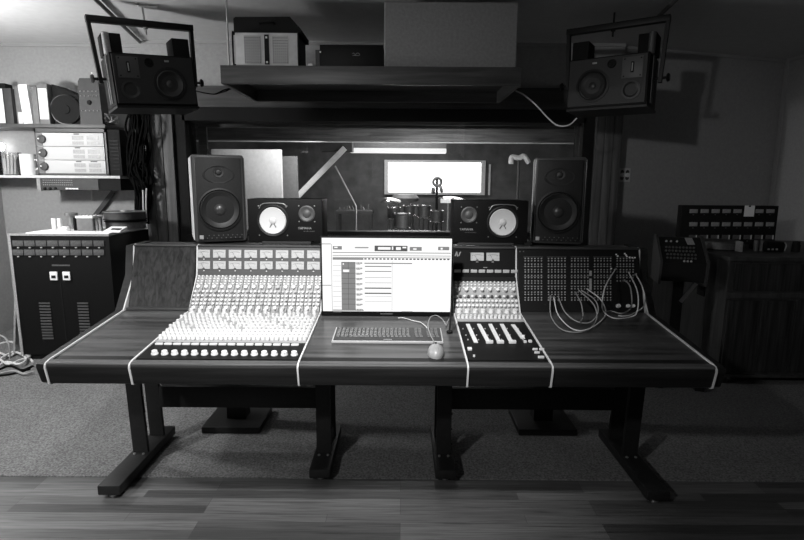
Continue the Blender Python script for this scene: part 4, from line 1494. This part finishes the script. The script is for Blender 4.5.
m.build('mug_handle', PAPER, mg)
# lamp at the wall end
q = at(1, 146, SHF + .24)
lp = thing('table_lamp', 'small lamp glowing behind the clear jar on the lower shelf', 'lamp', (q.x - .005, SHF + .25, LZ))
MB().lathe([(0, 0), (.045, 0), (.045, .012), (.01, .02), (.01, q.z - LZ - .04), (0, q.z - LZ - .04)], (q.x - .005, SHF + .25, LZ + .001), n=18).build('lamp_base', STEEL, lp)
MB().lathe([(0, 0), (.014, .002), (.024, .025), (.026, .04), (.018, .06), (0, .066)], (q.x - .005, SHF + .25, q.z - .04), n=18).build('bulb', LAMPGLOW, lp)

# rack of three pale units in a wooden case
c0, c1 = at(38.5, 176, SHF + .005), at(105, 126, SHF + .005)
rk = thing('rack_case', 'grey wooden rack case on the lower shelf', 'rack case', ((c0.x + c1.x) / 2, 4.83, LZ))
cz1 = UZ - .036
rkx = c1.x
m = MB()
m.span(c0.x, c0.x + .014, SHF + .005, 4.99, LZ + .001, cz1).span(c1.x - .014, c1.x, SHF + .005, 4.99, LZ + .001, cz1).span(c0.x, c1.x, SHF + .005, 4.99, cz1 - .03, cz1).span(c0.x, c1.x, SHF + .005, 4.99, LZ + .001, LZ + .014).span(c0.x, c1.x, 4.98, 4.99, LZ + .001, cz1)
m.build('case_shell', PANEL_MID, rk)
uh = (cz1 - .034 - LZ - .018) / 3
for i in range(3):
    z0 = LZ + .018 + i * uh
    lab = ['lowest of the three pale rack units in the grey case', 'middle pale rack unit in the grey case', 'topmost of the three pale rack units in the grey case'][i]
    un_ = thing('rack_unit', lab, 'rack unit', ((c0.x + c1.x) / 2, 4.8, z0), group='pale rack units')
    x0, x1 = c0.x + .02, c1.x - .02
    MB().span(x0, x1, SHF + .0, SHF + .012, z0, z0 + uh - .003, bev=.002).build('face_plate', RACKFACE, un_)
    MB().span(x0 + .004, x1 - .004, SHF + .0125, 4.96, z0 + .002, z0 + uh - .005).build('chassis', MID, un_)
    # left end: dark ear with knob
    kz = z0 + uh / 2
    MB().span(x0 - .002, x0 + .05, SHF - .003, SHF - .0005, z0 + .003, z0 + uh - .006).build('knob_plate', MID, un_)
    MB().lathe([(.036, 0), (.033, .016), (.02, .019), (0, .019)], (x0 + .046, SHF - .002, kz), (0, -1, 0), 24).build('dial', DARKGREY, un_)
    MB().lathe([(.007, 0), (.006, .006), (0, .006)], (x0 + .03, SHF - .0215, kz + .004), (0, -1, 0), 10).build('dial_cap', PAPER, un_)
    m = MB()
    for xa, xb in ((.53, .7), (.75, .93)):
        for za, zb in ((.12, .36), (.46, .76)):
            m.span(x0 + (x1 - x0) * xa, x0 + (x1 - x0) * xb, SHF - .0015, SHF - .0003, z0 + uh * za, z0 + uh * zb)
    m.build('printed_block', METER_GREY, un_)
    m = MB()
    m.span(x0 + (x1 - x0) * .56, x0 + (x1 - x0) * .64, SHF - .0015, SHF - .0003, z0 + uh * .85, z0 + uh * .93)
    if i == 0:
        m.span(x0 + (x1 - x0) * .78, x0 + (x1 - x0) * .88, SHF - .0015, SHF - .0003, z0 + uh * .85, z0 + uh * .93)
    m.build('printed_mark', DARKGREY, un_)
# rack unit slung under the lower shelf
h0, h1 = at(38, 190, SHF + .02), at(120, 178, SHF + .02)
z1 = LZ - .024
ur = thing('rack_unit', 'thin dark rack unit slung under the lower shelf', 'rack unit', ((h0.x + h1.x) / 2, 4.8, h0.z))
MB().span(h0.x + .03, h1.x, SHF + .02, 4.98, h0.z, z1).build('chassis', MATTE, ur)
MB().span(h0.x, h0.x + .03, SHF + .012, 4.9, h0.z - .006, z1).build('rack_ear', METER_GREY, ur)
MB().span(h0.x + .032, h0.x + (h1.x - h0.x) * .74, SHF + .012, SHF + .0195, h0.z + .003, z1 - .003).build('face_plate', DARKGREY, ur)
m = MB()
for r in range(3):
    for i in range(16):
        m.lathe([(.0045, 0), (.004, .004), (0, .004)], (h0.x + .06 + i * .0165, SHF + .012, z1 - .016 - r * .02), (0, -1, 0), 8)
m.build('jack_dots', METER_GREY, ur)
m = MB()
for i in range(4):
    m.span(h0.x + .25 + i * .028, h0.x + .274 + i * .028, SHF + .008, SHF + .0118, h0.z + .008, h0.z + .02)
m.build('lit_button', PAPER, ur)
for i in range(3):
    MB().lathe([(.012, 0), (.01, .012), (0, .013)], (h0.x + .07 + i * .045, SHF + .012, h0.z + .014), (0, -1, 0), 14).build('knob', MATTE, ur)
# black upright unit next to the rack case
c0, c1 = at(107, 174, SHF + .02), at(119.0, 130, SHF + .02)
c0.x = max(c0.x, rkx + .004)
MBX = thing('upright_unit', 'tall black equipment box against the end of the rack case', 'equipment', ((c0.x + c1.x) / 2, 4.83, LZ))
MB().span(c0.x, c1.x, SHF + .02, 4.98, LZ + .001, UZ - .04, bev=.004).build('box_body', MATTE, MBX)
m = MB()
for i in range(9):
    z = LZ + .05 + i * .03
    m.span(c0.x + .015, c1.x - .015, SHF + .0165, SHF + .0198, z, z + .012)
m.build('front_rib', BLACK, MBX)
# cable mass hanging beside the pillar
random.seed(11)
m = MB()
for i in range(26):
    x0 = random.uniform(129, 148)
    pts = []
    for y in (104, 125, 150, 172, 186, 204, 220):
        pts.append(at(x0 + random.uniform(-4, 4) + (6 if y > 185 else 0) * (1 if x0 < 140 else 0), y + random.uniform(-4, 4), 4.72 + random.uniform(-.05, .08)))
    m.tube(pts, .009, n=5)
for i in range(7):
    x0 = random.uniform(124, 128)
    pts = [at(x0 + 3, 158 + i * 2, 4.8), at(x0 + 10, 150 + i * 4, 4.72), at(x0 + 20, 166 + 2 * i, 4.7), at(x0 + 24, 184, 4.7), at(x0 + 8, 178 + i, 4.74)]
    m.tube(pts, .008, n=5)
m.build('cable_hank', CABLE_DARK, None, label='thick hank of black cables hanging beside the plank pillar', cat='cables')
MB().tube([at(146.5, 188, 4.66), at(146, 205, 4.66), at(147, 222, 4.66)], .006).tube([at(143, 190, 4.65), at(143.4, 210, 4.65), at(145, 228, 4.65)], .006).build('hanging_cable', CABLE_PALE, None, label='two pale cable tails hanging in front of the black hank', cat='cables')
A, B = at(113, 192, 4.985), at(94, 217, 4.985)
m = MB(); dd = (B - A).normalized(); m.prism([(-.02, -.006), (.02, -.006), (.02, .006), (-.02, .006)], A, B, dd.cross(Vector((0, 1, 0))), (0, 1, 0))
m.build('mounting_brace', DARKGREY, None, label='dark flat bar slanting down the wall under the slung rack unit', cat='brace')
A, B = at(92, 190, 4.98), at(92, 200, 4.98)
MB().cyl(A, B, .008, n=8).build('mounting_rod', STEEL, None, label='short metal rod hanging below the slung rack unit', cat='rod')

# ------------------------------------------------------------------ tape machine
TX0, TX1, TY0, TY1 = -2.985, -2.225, 4.05, 4.69
tz1 = at(60, 236, TY0).z
tm = thing('tape_machine', 'big black multitrack tape machine below the wall shelves', 'tape machine', ((TX0 + TX1) / 2, 4.37, .006))
MB().span(TX0, TX1, TY0, TY1, .05, tz1, bev=.004).build('cabinet', BLACK, tm)
MB().span(TX0 + .03, TX1 - .03, TY0 + .03, TY1 - .03, .007, .05).build('plinth', MATTE, tm)
MB().span(TX0 - .006, TX0 + .014, TY0 - .006, TY0 + .02, .05, tz1 + .002).build('edge_strip', METER_GREY, tm)
MB().span(TX0 - .006, TX1 + .004, TY0 - .006, TY0 + .02, tz1 + .001, tz1 + .016).build('edge_strip', METER_GREY, tm)
d0, d1 = at(27, 236, TY0 + .04).x, at(131, 236, TY0 + .04).x
MB().span(d0, min(d1, TX1 - .01), TY0 + .025, TY1 - .05, tz1 + .0005, tz1 + .022, bev=.003).build('deck_plate', PAPER, tm)
deckz = tz1 + .023
yf = TY0 - .001
for r, (ya_, yb_) in enumerate(((240.6, 246.2), (249.6, 255.2))):
    for i in range(8):
        x0 = 13.2 + i * 11.55
        A, B = at(x0, yb_, yf), at(x0 + 10, ya_, yf)
        mt = MB().span(A.x, B.x, yf - .006, yf, A.z, B.z, bev=.001).build('level_meter', METER_DIM, tm)
        MB().box(((A.x + B.x) / 2, yf - .004, A.z - .010), (.014, .008, .008), bev=.001).build('meter_switch', METER_FACE, mt)
for px in (54.4, 67.2):
    A, B = at(px - 3.3, 280, yf), at(px + 3.3, 271.6, yf)
    bt = MB().span(A.x, B.x, yf - .012, yf, A.z, B.z, bev=.002).build('rocker_switch', WHITE, tm)
    MB().span(A.x + .012, B.x - .012, yf - .0135, yf - .0121, A.z + .016, B.z - .028).build('switch_slot', MATTE, bt)
A, B = at(52, 266, yf), at(70, 264.6, yf)
MB().span(A.x, B.x, yf - .002, yf, A.z, B.z).build('maker_plate', METER_DIM, tm)
for px in (46.5, 84.5):
    A, B = at(px - 3.6, 339, yf), at(px + 3.6, 301, yf)
    m = MB()
    for i in range(13):
        z = A.z + (B.z - A.z) * i / 13
        m.span(A.x, B.x, yf - .005, yf, z, z + .012)
    m.build('vent_grille', PANEL_MID, tm)
A = at(62.5, 300, yf)
MB().span(A.x - .003, A.x + .003, yf - .002, yf, .06, at(60, 283, yf).z).build('door_gap', MATTE, tm)
# things on the deck
def dk_at(px, Y): return at(px, 230, Y).x
for px in (54.5, 60.3):
    x = dk_at(px, 4.3)
    MB().lathe([(0, 0), (.016, 0), (.016, .088), (.012, .092), (0, .092)], (x, 4.3, deckz), n=16).build('tape_guide', PAPER, tm)
x = dk_at(66, 4.2)
MB().lathe([(0, 0), (.034, 0), (.036, .02), (.026, .036), (0, .036)], (x, 4.2, deckz), n=20).build('tape_roller', WHITE, tm)
x = dk_at(72.5, 4.42)
MB().lathe([(0, 0), (.026, 0), (.026, .105), (.05, .108), (.05, .13), (0, .13)], (x, 4.42, deckz), n=20).build('capstan', STEEL, tm)
h0, h1 = dk_at(71.5, 4.22), dk_at(97, 4.22)
hb = MB().span(h0 + .045, h1 - .03, 4.22, 4.36, deckz, deckz + .10, bev=.004).build('head_block', MID, tm)
MB().span(h0 + .04, h1 - .025, 4.215, 4.365, deckz + .10, deckz + .118, bev=.003).build('head_cover', PAPER, hb)
for x in (h0 + .012, h0 + .036, h1 - .016, h1 + .012):
    MB().lathe([(0, 0), (.011, 0), (.011, .1), (0, .1)], (x, 4.25, deckz), n=12).build('tape_pin', MATTE if int(x * 1000) % 2 else STEEL, tm)
m = MB()
for i in range(5):
    m.lathe([(.007, 0), (.006, .012), (0, .013)], (h0 + .06 + i * .03, 4.26, deckz + .118), n=10)
m.build('adjust_screw', STEEL, hb)
w0, w1 = dk_at(104.5, 4.14), dk_at(121, 4.14)
m = MB(); m.prism_x([(4.12, deckz), (4.13, deckz + .012), (4.24, deckz + .036), (4.24, deckz)], w0, w1); cb = m.build('control_wedge', PAPER, tm)
MB().box(((w0 + w1) / 2 + .015, 4.165, deckz + .0225), (.07, .03, .004), rot=(R(12.3), 0, 0)).build('display_window', DARKGREY, cb)
rx = dk_at(124.5, 4.42)
for i, (z, r, mt, lab) in enumerate(((deckz + .001, .16, MID, 'lower reel of the two lying on the tape machine deck'), (deckz + .078, .165, DARKGREY, 'upper dark reel lying on top of another on the tape machine'))):
    t = thing('tape_reel', lab, 'tape reel', (rx, 4.45, z))
    MB().lathe([(0, 0), (r, 0), (r, .005), (0, .005)], (rx, 4.45, z), n=40).build('reel_flange', MATTE if i else STEEL, t)
    MB().lathe([(0, 0), (r * .94, 0), (r * .94, .055), (0, .055)], (rx, 4.45, z + .0055), n=40).build('tape_pack', DARKGREY if i else METER_DIM, t)
    MB().lathe([(.02, 0), (r, 0), (r, .006), (.02, .006)], (rx, 4.45, z + .061), n=40).build('reel_flange', STEEL if i else MATTE, t)
    MB().lathe([(0, 0), (.04, 0), (.036, .006), (0, .007)], (rx, 4.45, z + .067), n=20).build('reel_hub', STEEL, t)
# leaning sheet beside the machine
A, B = at(4, 250, 4.25), at(15, 350, 4.15)
m = MB(); m.box((TX0 - .085, 4.4, .44), (.016, .5, .86), rot=(0, R(7.5), 0), bev=.002)
m.build('leaning_board', METER_GREY, None, label='pale board leaning against the side of the tape machine', cat='board')

# floor cables at the wall end of the desk
random.seed(5)
FC = [((-2, 344), (12, 342), (24, 352), (33, 362)), ((-2, 352), (10, 356), (20, 349), (34, 352)), ((-2, 360), (14, 352), (26, 358), (20, 364), (6, 362), (-2, 366)),
      ((-2, 370), (10, 366), (22, 370), (33, 366)), ((-2, 374), (14, 371), (24, 374), (33, 372)), ((-2, 358), (8, 364), (20, 360), (30, 356), (24, 350), (12, 352)),
      ((-2, 376), (12, 374), (30, 369))]
for i, pts in enumerate(FC):
    z = .012 + .011 * (i % 3)
    P = [atz(x, y, z) for x, y in pts]
    MB().tube(P, .0085, n=7).build('floor_cable', [CABLE_PALE, CABLE_PALE, CABLE_PALE, CABLE_DARK, CABLE_GREY, CABLE_PALE, CABLE_DARK][i], None, group='cables heaped on the floor by the tape machine',
                                   label='cable in the tangled heap on the carpet beside the tape machine', cat='cable')
A = atz(-3, 336, .02)
MB().tube([at(-4, 335, 3.95), at(4, 337, 3.95), at(9, 345, 3.93), atz(10, 360, .05)], .006).build('arching_wire', CABLE_GREY, None, label='single grey cable arching up over the floor heap', cat='cable')

# ------------------------------------------------------------------ the far side
q = at(624.5, 175, 4.97)
s_ = (q.x - RA.x) / dr.x
c = RA + dr * s_
pl_t = thing('wall_outlet', 'pale double wall outlet plate beside the dark plank pillar', 'outlet', (c.x, c.y, q.z), (0, 0, math.atan2(dr.y, dr.x)), local=True)
MB().span(-.062, .062, -.008, -.001, -.062, .062, bev=.002).build('cover_plate', OFFWHITE, pl_t)
for x in (-.028, .028):
    for z in (-.026, .026):
        MB().lathe([(.02, 0), (.018, .003), (0, .003)], (x, -.0085, z), (0, -1, 0), 16).build('socket_face', DARKGREY if z > 0 else METER_DIM, pl_t)
    MB().lathe([(.021, 0), (.019, .012), (0, .013)], (x, -.0085, 0), (0, -1, 0), 16).build('plug_knob', WHITE, pl_t)

# cabinet
KX0, KX1, KY0, KY1 = 2.25, 3.5, 3.63, 4.72
kz1 = at(760, 257, KY0).z
kc = thing('wood_cabinet', 'long dark wood cabinet with upright panels under the dim meter rack', 'cabinet', ((KX0 + KX1) / 2, 4.1, .006))
MB().span(KX0, KX1, KY0 + .012, KY1, .06, kz1 - .03).build('carcass', CABWOOD, kc)
MB().span(KX0 - .015, KX1 + .015, KY0 - .012, KY1, kz1 - .03, kz1, bev=.004).build('cabinet_top', CABWOOD, kc)
fx = lambda px: at(px, 320, KY0).x
fz = lambda py: at(760, py, KY0).z
MB().span(fx(730), KX1 - .03, KY0, KY0 + .0115, fz(291), fz(264), bev=.003).build('drawer_front', PANELWOOD, kc)
for pa, pb in ((726.5, 757.5), (760.5, 791.5), (794.5, 824)):
    MB().span(fx(pa), min(fx(pb), KX1 - .02), KY0, KY0 + .0115, fz(372.5), fz(300.5), bev=.003).build('door_panel', PANELWOOD, kc)
MB().span(KX0, KX1, KY0 - .003, KY0 + .0115, fz(298.5), fz(293), bev=.002).build('rail', CABWOOD, kc)
MB().span(KX0, KX1, KY0 - .003, KY0 + .0115, .06, fz(375), bev=.002).build('rail', CABWOOD, kc)
for x in (KX0 + .05, KX1 - .05, (KX0 + KX1) / 2 + .25):
    for y in (KY0 + .06, KY1 - .06):
        MB().span(x - .03, x + .03, y - .03, y + .03, .007, .06).build('foot', CABWOOD, kc)
MB().box((KX0 - .003, 3.95, fz(296) - .03), (.006, .1, .07), bev=.002).build('side_latch', MATTE, kc)
# meter rack on the cabinet
RY = 4.38
g0, g1 = at(679, 243, RY), at(779, 206, RY)
KT = kz1 + .001
mr = thing('meter_rack', 'black rack with three rows of dim level meters standing on the wood cabinet', 'meter rack', ((g0.x + g1.x) / 2, RY + .03, KT))
MB().span(g0.x, g1.x, RY, RY + .07, KT, g1.z, bev=.004).build('cabinet', MATTE, mr)
for r, (ya_, yb_) in enumerate(((209.2, 213.0), (222.2, 226.2), (235, 239.2))):
    for i in range(8):
        if r == 0 and i == 5:
            pass
        x0 = 689.4 + i * 10.95 - r * .4
        A, B = at(x0, yb_, RY), at(x0 + 8.3, ya_, RY)
        mt = MB().span(A.x, B.x, RY - .006, RY, A.z, B.z, bev=.001).build('level_meter', METER_GREY if r < 2 else METER_DIM, mr)
        MB().box(((A.x + B.x) / 2, RY - .003, A.z - .014), (.01, .006, .005)).build('meter_lamp', METER_DIM, mt)
        if r == 2:
            MB().span(B.x - .012, B.x - .004, RY - .010, RY - .0061, A.z, B.z).build('meter_tab', OFFWHITE, mt)
A, B = at(743, 216.4, RY), at(754, 207, RY)
nt_ = MB().span(A.x, B.x, RY - .012, RY - .0085, A.z, B.z)
nt_.span(A.x, A.x + .03, RY - .012, RY - .0085, B.z, B.z + .012).span(B.x - .03, B.x, RY - .012, RY - .0085, B.z, B.z + .012)
nt_.build('paper_note', PAPER, None, label='small white note stuck on the dim meter rack', cat='note')
# things on the cabinet top
q0, q1 = at(703, 250, 4.05), at(741, 250, 4.05)
t = thing('tape_reel', 'dark tape reel with a pale edge lying before the meter rack', 'tape reel', ((q0.x + q1.x) / 2, 4.08, KT))
cx = (q0.x + q1.x) / 2
MB().lathe([(0, 0), (.145, 0), (.145, .006), (0, .006)], (cx, 4.08, KT), n=36).build('reel_flange', MATTE, t)
MB().lathe([(0, 0), (.13, 0), (.13, .05), (0, .05)], (cx, 4.08, KT + .0065), n=36).build('tape_pack', METER_DIM, t)
MB().lathe([(.02, 0), (.145, 0), (.145, .006), (.02, .006)], (cx, 4.08, KT + .057), n=36).build('reel_flange', DARKGREY, t)
A = at(739.5, 250, 3.9)
MB().span(A.x - .01, A.x + .01, 3.88, 3.94, KT, KT + .075, bev=.002).build('tape_splice_box', METER_GREY, None, label='slim pale box standing at the edge of the reel on the cabinet', cat='box')
for px, lab in ((755.5, 'first of two slim pale tins on the cabinet, nearer the reel'), (761.3, 'second slim pale tin on the cabinet, against the black box')):
    A = at(px, 250, 3.95)
    MB().lathe([(0, 0), (.016, 0), (.016, .075), (.012, .08), (0, .08)], (A.x, 3.95, KT), n=14).build('slim_tin', METER_DIM, None, label=lab, cat='tin')
A, B = at(765, 254, 3.9), at(786, 242, 3.9)
bx = thing('equipment_box', 'black rounded box with a pale edge on the cabinet below the meter rack', 'box', ((A.x + B.x) / 2, 4.0, KT))
MB().span(A.x, B.x, 3.9, 4.1, KT, B.z, bev=.012).build('box_body', BLACK, bx)
MB().tube([(B.x - .004, 3.898, KT + .01), (B.x + .004, 3.896, KT + .05), (B.x - .01, 3.897, B.z - .004)], .004).build('edge_trim', METER_GREY, bx)
m = MB()
for i in range(3):
    m.box((A.x + .02 + i * .03, 3.897, KT + .02), (.012, .006, .012))
m.build('push_button', METER_GREY, bx)
A = at(797.5, 250, 3.9)
MB().lathe([(0, 0), (.028, 0), (.028, .05), (.024, .056), (.024, .075), (0, .078)], (A.x, 3.92, KT), n=18).build('small_canister', MATTE, None, label='small black canister on the cabinet end past the black box', cat='canister')

# remote control on its stand
RMY = 3.72
c = at(683, 262, RMY)
rm = thing('remote_control_stand', 'dark sloping remote control desk with key rows on a stand beside the console end', 'remote control', (c.x, RMY, .006), (0, 0, R(-14)), local=True)
bw = .28
top = at(678, 237, RMY + .2).z - .006
frt = at(678, 262, RMY).z - .006
bot = at(660, 281, RMY).z - .006
m = MB()
m.prism_x([(-.02, bot), (-.04, frt), (.17, top), (.22, top), (.22, bot)], -bw / 2, bw / 2)
m.build('housing', MATTE, rm)
import mathutils
a_ = math.atan2(top - frt, .21)
un2 = Vector((0, math.cos(a_), math.sin(a_))); nn2 = Vector((0, -math.sin(a_), math.cos(a_)))
o_ = Vector((0, -.04, frt))
for sx in (-1, 1):
    m = MB(); m.prism_x([(-.035, bot - .02), (-.055, frt + .008), (.165, top + .014), (.23, top + .014), (.23, bot - .02)], sx * bw / 2 - .008 + sx * .009, sx * bw / 2 + .008 + sx * .009)
    m.build('side_panel', CABWOOD, rm)
L = math.hypot(.21, top - frt)
m = MB()
for r in range(4):
    for i in range(9):
        p = o_ + un2 * (L * (.16 + .14 * r)) + nn2 * .001 + Vector((-bw / 2 + .035 + i * .0225 + .006 * (r % 2), 0, 0))
        m.lathe([(.0085, 0), (.0075, .007), (0, .008)], p, nn2, 8)
m.build('key_button', METER_DIM, rm)
for i in range(3):
    MB().lathe([(.008, 0), (.007, .006), (0, .007)], o_ + un2 * (L * .05) + nn2 * .001 + Vector((-.0 + i * .022, 0, 0)), nn2, 8).build('lit_key', METER_FACE, rm)
for i, x in enumerate((-.09, -.06, -.02)):
    MB().lathe([(.008, 0), (.007, .008), (0, .009)], o_ + un2 * (L * .82) + nn2 * .001 + Vector((x, 0, 0)), nn2, 8).build('lit_key', METER_FACE, rm)
p = o_ + un2 * (L * .84) + nn2 * .004 + Vector((.065, 0, 0))
MB().box(p, (.05, .07, .003), rot=(a_, 0, R(10))).build('taped_card', METER_GREY, rm)
MB().span(-.035, .035, .06, .13, .03, bot).build('column', METAL_BLACK, rm)
for sx in (-1, 1):
    MB().span(sx * .13 - .03, sx * .13 + .03, -.2, .36, .001, .03, bev=.005).build('foot_bar', METAL_BLACK, rm)
MB().span(-.16, .16, .06, .13, .001, .031).build('cross_bar', METAL_BLACK, rm)
m = MB(); A, B = Vector((.02, .05, bot - .16)), Vector((.11, .05, bot - .02))
d3 = (B - A).normalized(); m.prism([(-.012, -.005), (.012, -.005), (.012, .005), (-.012, .005)], A, B, d3.cross(Vector((0, 1, 0))), (0, 1, 0))
m.build('brace', STEEL, rm)

# ------------------------------------------------------------------ light
wd = bpy.data.worlds.new('world')
SC.world = wd
wd.use_nodes = True
wd.node_tree.nodes['Background'].inputs[0].default_value = grey(1.0)
wd.node_tree.nodes['Background'].inputs[1].default_value = 0.0


def light(name, kind, loc, power, target=None, size=.1, **k):
    d = bpy.data.lights.new(name, kind)
    d.energy = power
    if kind == 'AREA':
        d.size = size
    else:
        d.shadow_soft_size = size
    for a, b in k.items():
        setattr(d, a, b)
    o = bpy.data.objects.new(name, d)
    COL.objects.link(o)
    o.location = loc
    if target is not None:
        o.rotation_euler = (Vector(target) - Vector(loc)).to_track_quat('-Z', 'Y').to_euler()
    return o


light('track_lamp', 'SPOT', (-1.6, -.4, 2.35), 150, (.2, 3.1, .5), .07, spot_size=R(80), spot_blend=.8)
light('floor_fill_light', 'SPOT', (-2.7, .5, 2.45), 420, (-2.45, 2.75, 0), .08, spot_size=R(62), spot_blend=.9)  # added fill that brightens the floor beside the desk, no fitting there
light('desk_lamp', 'SPOT', (-.35, 1.05, 2.5), 320, (-.38, 2.35, .8), .06, spot_size=R(70), spot_blend=.9)
light('side_lamp', 'POINT', (-3.2, 3.3, 1.86), 100, None, .12)
light('shelf_lamp_bulb', 'POINT', (-3.3, 4.3, 1.66), 1.2, None, .05)
light('acoustic_screen_fill', 'SPOT', (-.9, 6.35, 2.2), 110, (-2.1, 6.9, 1.3), .1, spot_size=R(100), spot_blend=.8)  # added spot, put in to brighten the pale acoustic screen
light('live_room_fill_light', 'AREA', (.3, 5.4, 1.2), 26, (.2, 8.5, 1.5), .6)  # added fill facing into the live room, its source is unseen
light('live_room_ceiling_lamp', 'AREA', (0, 7.6, 2.25), 60, (0, 7.6, 0), 1.0)
light('room_ambient_lamp', 'AREA', (-.8, -1.2, 2.5), 2.0, (0, 2.5, .5), 1.5)

SC.view_settings.view_transform = 'Standard'
SC.view_settings.look = 'None'
SC.view_settings.exposure = 0.0
SC.view_settings.gamma = 1.0
SC.view_settings.use_curve_mapping = False
